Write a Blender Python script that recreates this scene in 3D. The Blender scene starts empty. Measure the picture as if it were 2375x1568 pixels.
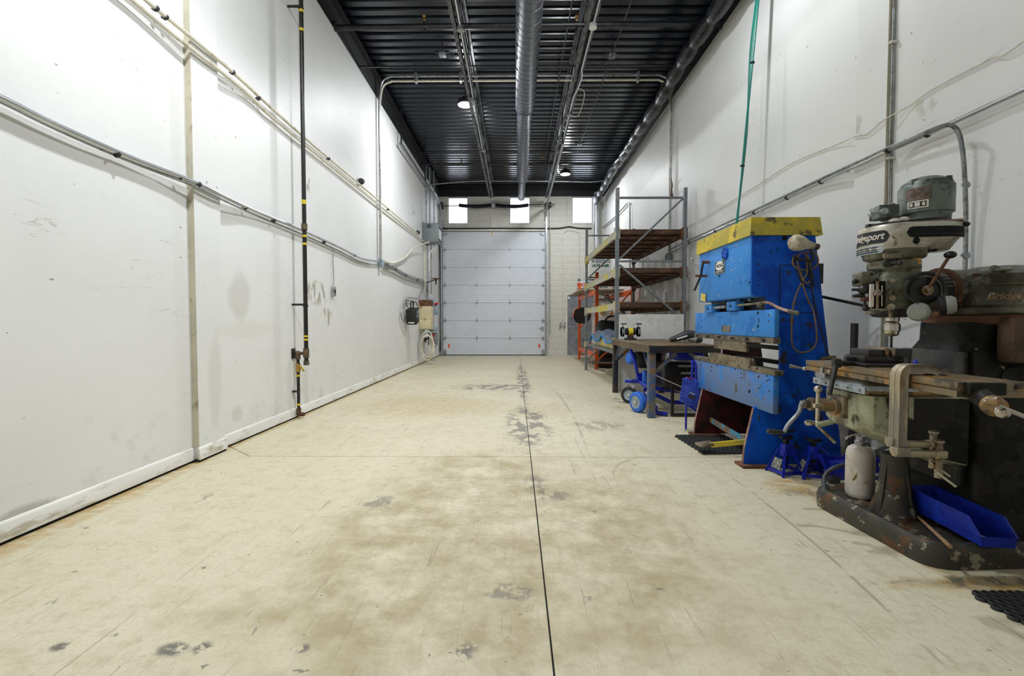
import bpy, bmesh, math, random
from mathutils import Vector, Matrix, Euler
R = math.radians; PI = math.pi
random.seed(7)
S = bpy.context.scene
C = S.collection
# ------------------------------------------------------------------ camera
CAM = Vector((0, 0, 1.15)); F = 1080.0
rot = Euler((PI/2 - math.atan(36/F), 0, math.atan(9.5/F)))
cd = bpy.data.cameras.new('camera'); cam = bpy.data.objects.new('camera', cd); C.objects.link(cam)
cam.location = CAM; cam.rotation_euler = rot
cd.sensor_width = 36; cd.lens = F/2375*36; cd.clip_start = .05; cd.clip_end = 200
S.camera = cam
# ------------------------------------------------------------------ world, exposure
w = bpy.data.worlds.new('sky'); S.world = w; w.use_nodes = True
w.node_tree.nodes['Background'].inputs[0].default_value = (.80, .88, 1, 1)
w.node_tree.nodes['Background'].inputs[1].default_value = 9
S.view_settings.view_transform = 'Standard'; S.view_settings.look = 'None'
S.view_settings.gamma = 1; S.view_settings.exposure = -0.82
LAMP_W = 330; LAMP_F = [.85, .6, 1.05, 1.1]
LAMPS = [(-1.01, 9.36, 5.45), (1.42, 13.6, 5.42), (.9, 4.9, 5.45), (-1.02, 2.5, 5.45)]  # last one is an unseen lamp added to fill the near floor and walls
# ------------------------------------------------------------------ helpers
M3 = rot.to_matrix()
def ray(x, y): return M3 @ Vector(((x-1187.5)/F, -(y-784)/F, -1))
def onX(x, y, X): d = ray(x, y); return CAM + d*(X/d.x)
def onY(x, y, Y): d = ray(x, y); return CAM + d*(Y/d.y)
def onZ(x, y, Z): d = ray(x, y); return CAM + d*((Z-CAM.z)/d.z)
V = Vector
def frame(d):
    d = d.normalized(); u = d.cross(V((0, 0, 1)))
    if u.length < 1e-4: u = V((1, 0, 0))
    u.normalize(); return u, d.cross(u).normalized()
def smooth_pts(p, k=4, closed=False):
    p = [V(q) for q in p]; n = len(p); out = []
    rng = range(n if closed else n-1)
    for i in rng:
        g = (lambda j: p[j % n]) if closed else (lambda j: p[max(0, min(n-1, j))])
        a, b, c, d = g(i-1), g(i), g(i+1), g(i+2)
        for s in range(k):
            t = s/k
            out.append(.5*((2*b)+(c-a)*t+(2*a-5*b+4*c-d)*t*t+(3*b-a-3*c+d)*t**3))
    if not closed: out.append(p[-1])
    return out
class B:
    def __init__(s): s.bm = bmesh.new()
    def add(s, vs, fs):
        v = [s.bm.verts.new(q) for q in vs]
        for f in fs:
            try: s.bm.faces.new([v[i] for i in f])
            except ValueError: pass
        return v
    def box(s, c, d, rot=None, bev=0):
        x, y, z = d[0]/2, d[1]/2, d[2]/2
        vs = [V((i*x, j*y, k*z)) for i in (-1, 1) for j in (-1, 1) for k in (-1, 1)]
        if rot is not None:
            m = rot if isinstance(rot, Matrix) else Euler(rot).to_matrix()
            vs = [m @ q for q in vs]
        c = V(c)
        v = s.add([q+c for q in vs], [(0, 1, 3, 2), (4, 6, 7, 5), (0, 4, 5, 1), (2, 3, 7, 6), (0, 2, 6, 4), (1, 5, 7, 3)])
        if bev: s._bev(v, bev)
        return s
    def _bev(s, v, bev, seg=2):
        vs = set(v); es = [e for e in s.bm.edges if e.verts[0] in vs and e.verts[1] in vs]
        bmesh.ops.bevel(s.bm, geom=es, offset=bev, segments=seg, profile=.5, affect='EDGES', clamp_overlap=True)
    def bb(s, a, b, bev=0):
        a, b = V(a), V(b); d = b-a
        return s.box((a+b)/2, (abs(d.x), abs(d.y), abs(d.z)), None, bev)
    def bar(s, a, b, wd, h, bev=0, up=None):
        a, b = V(a), V(b); d = (b-a); L = d.length; d.normalize()
        if up is None: u, n = frame(d)
        else:
            n = V(up) - d*d.dot(V(up)); n.normalize(); u = n.cross(d).normalized()
        m = Matrix((d, u, n)).transposed()
        return s.box((a+b)/2, (L, wd, h), m, bev)
    def cyl(s, a, b, r, r2=None, n=16):
        a, b = V(a), V(b); r2 = r if r2 is None else r2; u, w_ = frame(b-a)
        vs = []
        for p, q in ((a, r), (b, r2)):
            for i in range(n):
                t = 2*PI*i/n; vs.append(p+u*(q*math.cos(t))+w_*(q*math.sin(t)))
        fs = [(i, (i+1) % n, n+(i+1) % n, n+i) for i in range(n)]
        fs += [tuple(range(n-1, -1, -1)), tuple(range(n, 2*n))]
        s.add(vs, fs); return s
    def tube(s, pts, r, n=8, sm=0, closed=False):
        pts = [V(p) for p in pts]
        if sm: pts = smooth_pts(pts, sm, closed)
        m = len(pts); vs = []; u = None
        for i, p in enumerate(pts):
            if closed: d = pts[(i+1) % m]-pts[i-1]
            else: d = pts[min(i+1, m-1)]-pts[max(i-1, 0)]
            if d.length < 1e-9: d = V((0, 0, 1))
            d.normalize()
            if u is None: u = frame(d)[0]
            u = (u-d*d.dot(u))
            if u.length < 1e-6: u = frame(d)[0]
            u.normalize(); w_ = d.cross(u)
            rr = r[i] if isinstance(r, (list, tuple)) else (r(i/(m-1)) if callable(r) else r)
            for k in range(n):
                t = 2*PI*k/n; vs.append(p+u*(rr*math.cos(t))+w_*(rr*math.sin(t)))
        fs = []
        for i in range(m if closed else m-1):
            j = (i+1) % m
            for k in range(n): fs.append((i*n+k, i*n+(k+1) % n, j*n+(k+1) % n, j*n+k))
        if not closed: fs += [tuple(range(n-1, -1, -1)), tuple((m-1)*n+k for k in range(n))]
        s.add(vs, fs); return s
    def lathe(s, prof, o=(0, 0, 0), ax=(0, 0, 1), n=24, caps=True):
        o = V(o); ax = V(ax).normalized(); u, w_ = frame(ax); vs = []; fs = []
        for r, h in prof:
            for k in range(n):
                t = 2*PI*k/n; vs.append(o+ax*h+u*(max(r, 1e-5)*math.cos(t))+w_*(max(r, 1e-5)*math.sin(t)))
        m = len(prof)
        for i in range(m-1):
            for k in range(n): fs.append((i*n+k, i*n+(k+1) % n, (i+1)*n+(k+1) % n, (i+1)*n+k))
        if caps: fs += [tuple(range(n-1, -1, -1)), tuple((m-1)*n+k for k in range(n))]
        s.add(vs, fs); return s
    def prism(s, pts, vec, bev=0, seg=2):
        pts = [V(p) for p in pts]; vec = V(vec); n = len(pts)
        v = s.add(pts+[p+vec for p in pts], [tuple(range(n-1, -1, -1)), tuple(range(n, 2*n))]+[(i, (i+1) % n, n+(i+1) % n, n+i) for i in range(n)])
        if bev: s._bev(v, bev, seg)
        return s
    def ball(s, c, r, sc=(1, 1, 1), n=14, rot=None):
        c = V(c); prof = []; vs = []; fs = []; m = n//2+1
        rm = Euler(rot).to_matrix() if rot else None
        for i in range(m):
            a = PI*i/(m-1)
            for k in range(n):
                t = 2*PI*k/n
                q = V((max(math.sin(a), 1e-4)*math.cos(t)*sc[0], max(math.sin(a), 1e-4)*math.sin(t)*sc[1], math.cos(a)*sc[2]))*r
                vs.append(c+(rm @ q if rm else q))
        for i in range(m-1):
            for k in range(n): fs.append((i*n+k, (i+1)*n+k, (i+1)*n+(k+1) % n, i*n+(k+1) % n))
        s.add(vs, fs); return s
    def loft(s, rings, caps=True):
        n = len(rings[0]); vs = [V(p) for r in rings for p in r]; fs = []
        for i in range(len(rings)-1):
            for k in range(n): fs.append((i*n+k, i*n+(k+1) % n, (i+1)*n+(k+1) % n, (i+1)*n+k))
        if caps: fs += [tuple(range(n-1, -1, -1)), tuple((len(rings)-1)*n+k for k in range(n))]
        s.add(vs, fs); return s
    def mesh(s, name, m):
        bmesh.ops.recalc_face_normals(s.bm, faces=s.bm.faces)
        me = bpy.data.meshes.new(name); s.bm.to_mesh(me); s.bm.free()
        fin(me, m); return me
    def build(s, name, m, parent=None, local=False, label=None):
        me = s.mesh(name, m)
        return link(name, me, parent, local, label)
def fin(me, m):
    if m is not None: me.materials.append(MT(m))
    me.shade_smooth(); me.set_sharp_from_angle(angle=R(38))
ROOT = {}
def link(name, me, parent=None, local=False, label=None):
    o = bpy.data.objects.new(name, me); C.objects.link(o)
    if parent:
        o.parent = parent; r = parent
        while r.parent: r = r.parent
        ROOT[o.name] = None
        if not local:
            me.transform(rmat(r).inverted())
    if label: o['label'] = label
    return o
def rmat(r): return Matrix.Translation(r.location) @ r.rotation_euler.to_matrix().to_4x4()
def tag(o, label, cat, group=None):
    o['label'] = label; o['category'] = cat
    if group: o['group'] = group
    return o
def thing(name, label, cat, loc=(0, 0, 0), rz=0, group=None):
    o = bpy.data.objects.new(name, None); C.objects.link(o); o.empty_display_size = .1
    o.location = loc; o.rotation_euler = (0, 0, rz)
    return tag(o, label, cat, group)
def single(b, name, m, label, cat, group=None):
    me = b.mesh(name, m); xs = [v.co for v in me.vertices]
    o = V(((min(v.x for v in xs)+max(v.x for v in xs))/2, (min(v.y for v in xs)+max(v.y for v in xs))/2, min(v.z for v in xs)))
    me.transform(Matrix.Translation(-o)); ob = bpy.data.objects.new(name, me); C.objects.link(ob); ob.location = o
    return tag(ob, label, cat, group)
def struct(name, b, m, parent=None):
    o = b.build(name, m, parent)
    if not parent: o['kind'] = 'structure'
    return o
def dup(root, loc, rz=None, label=None):
    r = root.copy(); C.objects.link(r); r.location = loc
    if rz is not None: r.rotation_euler = (0, 0, rz)
    if label: r['label'] = label
    for ch in list(root.children):
        c = ch.copy(); C.objects.link(c); c.parent = r
        for g in list(ch.children):
            d = g.copy(); C.objects.link(d); d.parent = c
    return r
def text(st, size, ext=.001, shear=0, bold=0, align='CENTER'):
    cu = bpy.data.curves.new('t', 'FONT'); cu.body = st; cu.size = size; cu.extrude = ext; cu.shear = shear; cu.offset = bold
    cu.align_x = align; cu.align_y = 'CENTER'; cu.resolution_u = 3
    o = bpy.data.objects.new('t', cu); C.objects.link(o)
    bpy.context.view_layer.update()
    me = bpy.data.meshes.new_from_object(o.evaluated_get(bpy.context.evaluated_depsgraph_get()))
    bpy.data.objects.remove(o); bpy.data.curves.remove(cu)
    return me
def put_text(st, size, o, xd, yd, m, parent, ext=.001, shear=0, bold=0, name='lettering', local=False):
    me = text(st, size, ext, shear, bold); xd = V(xd).normalized(); yd = V(yd).normalized(); zd = xd.cross(yd)
    mm = Matrix((xd, yd, zd)).transposed().to_4x4(); mm.translation = V(o)
    me.transform(mm); me.materials.clear(); me.materials.append(MT(m))
    return link(name, me, parent, local)
# ------------------------------------------------------------------ materials
MATS = {}
def MT(n): return MATS[n]
class NT:
    def __init__(s, name):
        s.m = bpy.data.materials.new(name); s.m.use_nodes = True; s.t = s.m.node_tree; s.t.nodes.clear()
        s.out = s.n('ShaderNodeOutputMaterial'); s.b = s.n('ShaderNodeBsdfPrincipled')
        s.t.links.new(s.b.outputs[0], s.out.inputs[0]); MATS[name] = s.m
    def n(s, ty, **kw):
        nd = s.t.nodes.new(ty)
        for k, v in kw.items(): setattr(nd, k, v)
        return nd
    def l(s, a, b): s.t.links.new(a, b)
    def put(s, sock, v):
        if isinstance(v, bpy.types.NodeSocket): s.l(v, sock)
        elif isinstance(v, (tuple, list)) and len(v) == 3 and sock.type == 'RGBA': sock.default_value = (*v, 1)
        else: sock.default_value = v
    def noise(s, vec, scale, detail=6, rough=.6, dist=0):
        nd = s.n('ShaderNodeTexNoise'); s.l(vec, nd.inputs['Vector'])
        nd.inputs['Scale'].default_value = scale; nd.inputs['Detail'].default_value = detail
        nd.inputs['Roughness'].default_value = rough; nd.inputs['Distortion'].default_value = dist
        return nd.outputs['Fac']
    def step(s, v, a, b):
        nd = s.n('ShaderNodeMapRange', interpolation_type='SMOOTHSTEP'); s.put(nd.inputs[0], v)
        nd.inputs[1].default_value = a; nd.inputs[2].default_value = b; return nd.outputs[0]
    def math(s, op, a, b=0., c=None):
        nd = s.n('ShaderNodeMath', operation=op); s.put(nd.inputs[0], a); s.put(nd.inputs[1], b)
        if c is not None: s.put(nd.inputs[2], c)
        return nd.outputs[0]
    def mix(s, f, a, b, mode='MIX'):
        nd = s.n('ShaderNodeMix', data_type='RGBA', blend_type=mode); s.put(nd.inputs[0], f); s.put(nd.inputs[6], a); s.put(nd.inputs[7], b)
        return nd.outputs[2]
    def map(s, vec, sc=(1, 1, 1), loc=(0, 0, 0), rot=(0, 0, 0)):
        nd = s.n('ShaderNodeMapping'); s.l(vec, nd.inputs[0]); nd.inputs['Scale'].default_value = sc
        nd.inputs['Location'].default_value = loc; nd.inputs['Rotation'].default_value = rot; return nd.outputs[0]
    def obj(s): return s.n('ShaderNodeTexCoord').outputs['Object']
    def pos(s): return s.n('ShaderNodeNewGeometry').outputs['Position']
    def ell(s, pos, c, r, ns=None, na=.5):   # soft blob of a stain around a point of the surface
        a = s.n('ShaderNodeVectorMath', operation='SUBTRACT'); s.l(pos, a.inputs[0]); a.inputs[1].default_value = c
        d = s.n('ShaderNodeVectorMath', operation='DIVIDE'); s.l(a.outputs[0], d.inputs[0]); d.inputs[1].default_value = r
        L = s.n('ShaderNodeVectorMath', operation='LENGTH'); s.l(d.outputs[0], L.inputs[0]); v = L.outputs['Value']
        if ns is not None: v = s.math('ADD', v, s.math('MULTIPLY', s.math('SUBTRACT', ns, .5), na*4))
        return s.step(v, 1.15, .55)
    def fin(s, col, rough=.5, metal=0., bump=None, bs=.2, bd=.01):
        s.put(s.b.inputs['Base Color'], col); s.put(s.b.inputs['Roughness'], rough); s.put(s.b.inputs['Metallic'], metal)
        if bump is not None:
            bn = s.n('ShaderNodeBump'); bn.inputs['Strength'].default_value = bs; bn.inputs['Distance'].default_value = bd
            s.l(bump, bn.inputs['Height']); s.l(bn.outputs[0], s.b.inputs['Normal'])
        return s.m
def mat(name, c, rough=.5, metal=0., c2=None, a2=.3, s2=6, c3=None, a3=.2, s3=25, var=.1, bump=0., sb=60, st=(1, 1, 1), soft=.06):
    t = NT(name); p = t.obj(); q = t.map(p, st) if st != (1, 1, 1) else p
    col = t.mix(t.step(t.noise(q, 3.1, 3), .3, .7), tuple(x*(1-var) for x in c), tuple(min(1, x*(1+var)) for x in c))
    if c2: col = t.mix(t.step(t.noise(q, s2, 8, .65), .68-a2*.5-soft, .68-a2*.5+soft), col, c2)
    if c3: col = t.mix(t.step(t.noise(t.map(q, (1, 1, 1), (7, 3, 5)), s3, 5, .6), .72-a3*.5-soft*.6, .72-a3*.5+soft*.6), col, c3)
    return t.fin(col, rough, metal, t.noise(p, sb, 4) if bump else None, bump)
def emis(name, c, s_):
    t = NT(name); t.b.inputs['Base Color'].default_value = (*c, 1); t.b.inputs['Emission Color'].default_value = (*c, 1); t.b.inputs['Emission Strength'].default_value = s_
XL, XR, YE, YB, ZW, ZD = -2.66, 2.99, 16.2, -4.0, 5.44, 5.87
# floor paint: cream, worn, with stains, chips and scratches of their own shape
def floor_mat():
    t = NT('floor_paint'); p = t.pos()
    n1 = t.noise(p, .8, 6, .62); n2 = t.noise(t.map(p, (1, 1, 1), (9, 4, 0)), 3.4, 6, .72); n3 = t.noise(p, 16, 5, .7)
    n4 = t.noise(t.map(p, (1, 2.2, 1), (2, 6, 0), (0, 0, .2)), 7, 6, .6)
    col = t.mix(t.step(n1, .3, .7), (0.655, 0.605, 0.445), (0.60, 0.545, 0.385))
    col = t.mix(t.math('MULTIPLY', t.step(n2, .50, .78), .55), col, (0.414, 0.352, 0.211))
    col = t.mix(t.math('MULTIPLY', t.step(n4, .52, .75), .35), col, (0.432, 0.370, 0.234))
    col = t.mix(t.math('MULTIPLY', t.step(n3, .52, .72), .25), col, (0.414, 0.361, 0.234))
    # trodden, browner zone in the middle of the near floor
    mid = t.ell(p, (-.05, 2.5, 0), (1.15, 1.8, 3), n1, .5)
    col = t.mix(t.math('MULTIPLY', t.math('MULTIPLY', mid, t.step(n2, .30, .66)), .9), col, (0.360, 0.290, 0.156))
    # rust tint by the left wall and around the machines
    for c, r, k in (((-2.63, 8, 0), (.05, 9, 2), .75), ((-2.6, 2.6, 0), (.12, 1.6, 2), .5), ((-1.2, 6.4, 0), (1.2, .9, 2), .38), ((2.0, 3.25, 0), (.25, .22, 2), .75), ((2.35, 2.02, 0), (.75, .09, 2), .85),
                    ((1.97, 2.6, 0), (.07, .75, 2), .75), ((1.65, 6.2, 0), (.45, .3, 2), .4), ((.35, 6.1, 0), (.5, .6, 2), .25)):
        m = t.math('MULTIPLY', t.ell(p, c, r, n2, .35), t.step(n4, .3, .62)); col = t.mix(t.math('MULTIPLY', m, k), col, (.44, .27, .06))
    # dark oil patches
    n5 = t.noise(t.map(p, (1, .6, 1), (4, 9, 0)), 6.5, 7, .7); n6 = t.noise(t.map(p, (1, 1, 1), (8, 2, 0)), 10, 6, .75)
    col = t.mix(t.math('MULTIPLY', t.step(n6, .50, .68), .5), col, (.42, .35, .22))
    n7 = t.noise(p, 55, 3, .75); col = t.mix(t.math('MULTIPLY', t.step(n7, .45, .75), .5), col, (.45, .40, .29))
    for c, r, k in (((-.42, 8.25, 0), (.75, .42, 2), .85), ((.13, 9.6, 0), (.13, 3.2, 2), .85), ((.13, 5.3, 0), (.26, 1.1, 2), .75), ((1.7, 6.9, 0), (.3, .4, 2), .7), ((2.35, 2.04, 0), (.65, .06, 2), .9), ((2.0, 3.1, 0), (.2, .12, 2), .6), ((.9, 5.2, 0), (.35, .3, 2), .45),
                    ((-.9, 2.95, 0), (.14, .12, 2), .6), ((-.19, 1.59, 0), (.07, .06, 2), .8), ((-1.21, 1.59, 0), (.07, .05, 2), .9), ((-1.11, 1.6, 0), (.04, .04, 2), .9), ((-1.62, 1.6, 0), (.04, .03, 2), .9), ((-.76, 1.6, 0), (.04, .03, 2), .9), ((-.02, 1.95, 0), (.12, .07, 2), .6), ((.16, 3.3, 0), (.12, .25, 2), .6), ((.25, 3.05, 0), (.12, .1, 2), .6)):
        m = t.math('MULTIPLY', t.ell(p, c, r, n6, .6), t.step(n5 if r[0] > .1 else n6, .47, .53)); col = t.mix(t.math('MULTIPLY', m, k), col, (.13, .12, .105))
    # chips where the paint is gone
    ch = t.noise(t.map(p, (1.0, .5, 1), (3, 8, 0)), 9, 5, .55); ch2 = t.noise(t.map(p, (.7, 1, 1), (5, 1, 0)), 17, 4, .5)
    col = t.mix(t.math('MULTIPLY', t.step(ch, .70, .715), .75), col, (.26, .24, .20))
    col = t.mix(t.math('MULTIPLY', t.step(ch2, .705, .72), .8), col, (.17, .16, .13))
    # scratches: long thin drawn-out lines, and tyre arcs
    for rz, sc, off in ((.12, (18, .16, 1), 3), (-.45, (15, .14, 1), 11), (1.35, (16, .12, 1), 17), (.75, (13, .13, 1), 23), (-.2, (26, .2, 1), 31)):
        s_ = t.noise(t.map(p, sc, (off, off, 0), (0, 0, rz)), 1.0, 2, .5, .25)
        band = t.step(t.math('ABSOLUTE', t.math('SUBTRACT', s_, .58)), .0045, .001)
        gate = t.step(t.noise(t.map(p, (1, 1, 1), (off, 2, 0)), 2.2, 4), .50, .58)
        col = t.mix(t.math('MULTIPLY', t.math('MULTIPLY', band, gate), .55), col, (.26, .22, .16))
    for c, rad, wd, eb in (((-31.3, 6.1, 0), 32, .02, ((.7, 6.1, 0), (.4, 2.1, 2))), ((1.35, 3.4, 0), .62, .012, ((.9, 3.75, 0), (.5, .4, 2))), ((1.1, 7.6, 0), .55, .014, ((.6, 7.7, 0), (.3, .6, 2))), ((-9, 3.4, 0), 10.6, .012, ((1.5, 2.6, 0), (.5, 1.6, 2)))):
        a = t.n('ShaderNodeVectorMath', operation='DISTANCE'); t.l(p, a.inputs[0]); a.inputs[1].default_value = c
        band = t.step(t.math('ABSOLUTE', t.math('SUBTRACT', a.outputs['Value'], rad)), wd, wd*.4)
        col = t.mix(t.math('MULTIPLY', t.math('MULTIPLY', t.math('MULTIPLY', band, t.ell(p, *eb)), t.step(n5, .40, .52)), .55), col, (.24, .21, .16))
    t.fin(col, t.math('ADD', .36, t.math('MULTIPLY', n2, .3)), 0, n3, .06, .004)
    t.b.inputs['Specular IOR Level'].default_value = .3
floor_mat()
def wall_mat(name, base, marks):
    t = NT(name); p = t.pos(); n1 = t.noise(p, .7, 5); n2 = t.noise(p, 5, 8, .7); n3 = t.noise(p, 40, 5)
    col = t.mix(t.step(n1, .3, .7), base, tuple(x*.93 for x in base))
    col = t.mix(t.math('MULTIPLY', t.step(n2, .60, .80), .25), col, (.58, .56, .51))
    # scuffing along the foot of the wall
    z = t.n('ShaderNodeSeparateXYZ'); t.l(p, z.inputs[0]); low = t.step(z.outputs[2], .9, .05)
    col = t.mix(t.math('MULTIPLY', t.math('MULTIPLY', low, t.step(n2, .50, .76)), .45), col, (.46, .44, .38))
    sp = t.noise(t.map(p, (1, .6, 1), (3, 3, 3)), 26, 3, .4)
    col = t.mix(t.math('MULTIPLY', t.step(sp, .75, .77), .8), col, (.25, .23, .18))
    sc = t.noise(t.map(p, (1, .25, 2.2), (1, 5, 2), (.35, 0, 0)), 5, 3, .5, .5)
    band = t.step(t.math('ABSOLUTE', t.math('SUBTRACT', sc, .60)), .004, .001)
    col = t.mix(t.math('MULTIPLY', band, t.math('MULTIPLY', t.step(n1, .5, .6), .5)), col, (.35, .32, .26))
    for c, r, cc, k, sharp in marks:
        if sharp: m = t.math('MULTIPLY', t.ell(p, c, r, n2, .2), t.step(t.noise(t.map(p, (1, 1, .45)), 9, 3), .50, .53))
        else: m = t.ell(p, c, r, n2, .25)
        col = t.mix(t.math('MULTIPLY', m, k), col, cc)
    t.fin(col, .5, 0, n3, .05, .003)
def lm(x, y, ry, rz, cc, k, sharp): q = onX(x, y, XL); return ((q.x, q.y, q.z), (.5, ry, rz), cc, k, sharp)
G1, G2 = (.42, .39, .32), (.50, .47, .40)
wall_mat('wall_paint_left', (.80, .80, .79), [lm(555, 690, .2, .25, (.58, .56, .52), .6, False), lm(735, 680, .4, .17, G1, .95, True), lm(757, 735, .22, .13, G1, .95, True), lm(716, 428, .12, .10, G1, .9, True),
    lm(957, 488, .28, .14, G1, .9, True), lm(575, 765, .6, .10, (.70, .66, .55), .4, False), lm(60, 1190, .2, .05, (.38, .37, .33), .7, False), lm(485, 880, .1, .45, (.62, .60, .56), .5, False),
    lm(262, 45, .1, .1, (.6, .58, .52), .6, True), lm(920, 690, .2, .12, (.68, .67, .64), .8, True), lm(550, 960, .1, .08, (.58, .56, .50), .5, False)])
def rm(x, y, ry, rz, cc, k, sharp): q = onX(x, y, XR); return ((q.x, q.y, q.z), (.5, ry, rz), cc, k, sharp)
wall_mat('wall_paint_right', (.80, .80, .79), [rm(2150, 240, .12, .1, G2, .5, True), rm(2000, 300, .08, .12, G2, .6, True), rm(1480, 690, .8, .2, (.6, .58, .52), .5, False)])
mat('block_paint', (.70, .69, .63), .55, c2=(.62, .60, .53), a2=.2, s2=4, bump=.25, sb=70)
mat('mortar', (.66, .645, .585), .6)
mat('trim_white', (.76, .75, .71), .45, c2=(.47, .43, .33), a2=.18, s2=9, st=(1, .25, 1))
mat('pilaster_edge', (.58, .54, .42), .55, c2=(.36, .31, .2), a2=.1, s2=7)
mat('black_paint', (.006, .006, .008), .55)
mat('deck_black', (.006, .0075, .014), .26, var=.2)
mat('steel_black', (.009, .010, .013), .38, c2=(.03, .03, .035), a2=.2, s2=9)
mat('joist_grey', (.16, .165, .18), .4, .3, c2=(.06, .06, .07), a2=.3)
mat('gap_black', (.004, .004, .004), .9)
# ------------------------------------------------------------------ floor: slabs with open joints
fl = struct('floor', B().bb((XL-.2, YB-.2, -.25), (XR+.2, YE+.2, -.012)), 'gap_black')
JX, g = .125, .0035
ys = [YB, 3.95, 9.9, YE+.1]
p0, p1, p2 = onZ(555, 1036, 0), onZ(573, 1061, 0), onZ(405, 1095, 0)
for i in range(3):
    a, b = ys[i]+(g if i else 0), ys[i+1]-g
    struct('slab', B().prism([(JX+g, a, -.012), (XR+.05, a, -.012), (XR+.05, b, -.012), (JX+g, b, -.012)], (0, 0, .012)), 'floor_paint', fl)
    L = XL-.05
    if i == 0: pts = [(L, a), (JX-g, a), (JX-g, b), (p1.x, b), (p2.x-.1, p2.y-.06), (L, p2.y-.06)]
    elif i == 1: pts = [(p1.x+g, a), (JX-g, a), (JX-g, b), (L, b), (L, p0.y+.05)]
    else: pts = [(L, a), (JX-g, a), (JX-g, b), (L, b)]
    struct('slab', B().prism([(x, y, -.012) for x, y in pts], (0, 0, .012)), 'floor_paint', fl)
struct('slab', B().prism([(L, p2.y-.055, -.012), (p2.x-.1, p2.y-.055, -.012), (p1.x-g, 3.95, -.012), (L, p0.y+.04, -.012)], (0, 0, .012)), 'floor_paint', fl)
# ------------------------------------------------------------------ walls
PY0, PY1, PD = 3.78, 4.12, .05
struct('wall_left', B().bb((XL-.2, YB, 0), (XL, YE+.3, ZW)).bb((XL, PY0+.004, 0), (XL+PD, PY1, ZW)), 'wall_paint_left')
struct('trim_1', B().bb((XL-.01, PY0, .13), (XL+PD, PY0+.004, ZW)), 'pilaster_edge')
struct('wall_right', B().bb((XR, YB, 0), (XR+.2, YE+.3, ZW)).bb((XR-PD, PY0+.004, 0), (XR, PY1, ZW)), 'wall_paint_right')
struct('trim_2', B().bb((XR+.01, PY0, .13), (XR-PD, PY0+.004, ZW)), 'pilaster_edge')
struct('wall_back', B().bb((XL-.2, YB-.2, 0), (XR+.2, YB, ZD+.1)), 'wall_paint_right')
struct('trim_3', B().bb((XL-.2, YB, ZW), (XL, YE+.3, ZD+.12)).bb((XL, YB, ZD-.10), (XL+.09, YE, ZD-.09)), 'black_paint')
struct('trim_4', B().bb((XR, YB, ZW), (XR+.2, YE+.3, ZD+.12)).bb((XR-.09, YB, ZD-.10), (XR, YE, ZD-.09)), 'black_paint')
def baseboard(name, sg, X0):
    b = B()
    for a, e, dx in ((YB, PY0-.012, 0), (PY0-.012, PY1+.012, PD), (PY1+.012, YE, 0)):
        x = X0+sg*dx
        prof = [(0, .02), (.016, .02), (.016, .075), (.012, .085), (.012, .105), (.006, .118), (0, .122)]
        b.prism([(x+sg*u, a, z) for u, z in prof], (0, e-a, 0))
    struct(name, b, 'trim_white')
struct('trim_9', B().bb((XL, YB, 0), (XL+.003, YE, .022)).bb((XL, PY0-.01, 0), (XL+PD+.003, PY1+.01, .022)), 'gap_black')
baseboard('baseboard_left', 1, XL); baseboard('baseboard_right', -1, XR)
# end wall with openings, block courses laid piece by piece
DX0, DX1, DZ = -2.53, 1.0, 4.27
WINS = [(-2.36, -1.665), (-.225, .48), (1.93, 2.64)]; WZ0, WZ1 = 4.57, 5.485
EX0, EX1, EZ = 1.76, 2.72, 2.13
wf = B()
wf.bb((XL-.2, YE, 0), (DX0, YE+.25, WZ0)).bb((DX0, YE, DZ), (DX1, YE+.25, WZ0)).bb((DX1, YE, 0), (EX0, YE+.25, WZ0)).bb((EX0, YE, EZ), (EX1, YE+.25, WZ0)).bb((EX1, YE, 0), (XR+.2, YE+.25, WZ0))
xs = [XL-.2]+[q for a in WINS for q in a]+[XR+.2]
for i in range(0, 8, 2): wf.bb((xs[i], YE, WZ0), (xs[i+1], YE+.25, WZ1))
wallf = struct('wall_far', wf, 'mortar')
struct('trim_5', B().bb((XL-.2, YE-.02, WZ1), (XR+.2, YE+.25, ZD+.12)), 'black_paint')
blk = B().box((0, 0, 0), (1, 1, 1)).mesh('block', 'block_paint')
hz = .19
for r in range(28):
    z0 = r*.2+.003; z1 = min(z0+.194, WZ1)
    if z1-z0 < .03: continue
    zc = (z0+z1)/2; solid = [(XL, XR)]
    def cut(a, b):
        global solid
        o = []
        for s0, s1 in solid:
            if b <= s0 or a >= s1: o.append((s0, s1))
            else:
                if a-s0 > .02: o.append((s0, a))
                if s1-b > .02: o.append((b, s1))
        solid = o
    if z0 < DZ: cut(DX0, DX1)
    if z0 < EZ: cut(EX0-.05, EX1+.05)
    if z1 > WZ0+.02:
        for a, b in WINS: cut(a, b)
    for s0, s1 in solid:
        k = math.floor((s0-.2*(r % 2))/.4); x = k*.4+.2*(r % 2)
        while x < s1:
            a, b = max(s0, x+.003), min(s1, x+.397)
            if b-a > .03:
                zz1 = min(z1, DZ) if False else z1
                o = bpy.data.objects.new('block', blk); C.objects.link(o); o.parent = wallf
                o.location = ((a+b)/2, YE-.003, (z0+z1)/2); o.scale = (b-a, .006, z1-z0)
            x += .4
# pale pier strip over the door centre, lintel band
struct('trim_6', B().bb((-.88, YE-.028, DZ+.112), (-.66, YE-.008, WZ1-.03)).bb((DX0, YE-.03, DZ), (DX1, YE-.008, DZ+.11)), 'block_paint')
struct('trim_7', B().bb((DX0, YE-.04, DZ-.04), (DX1, YE-.03, DZ)), 'rust')  if False else None
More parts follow.
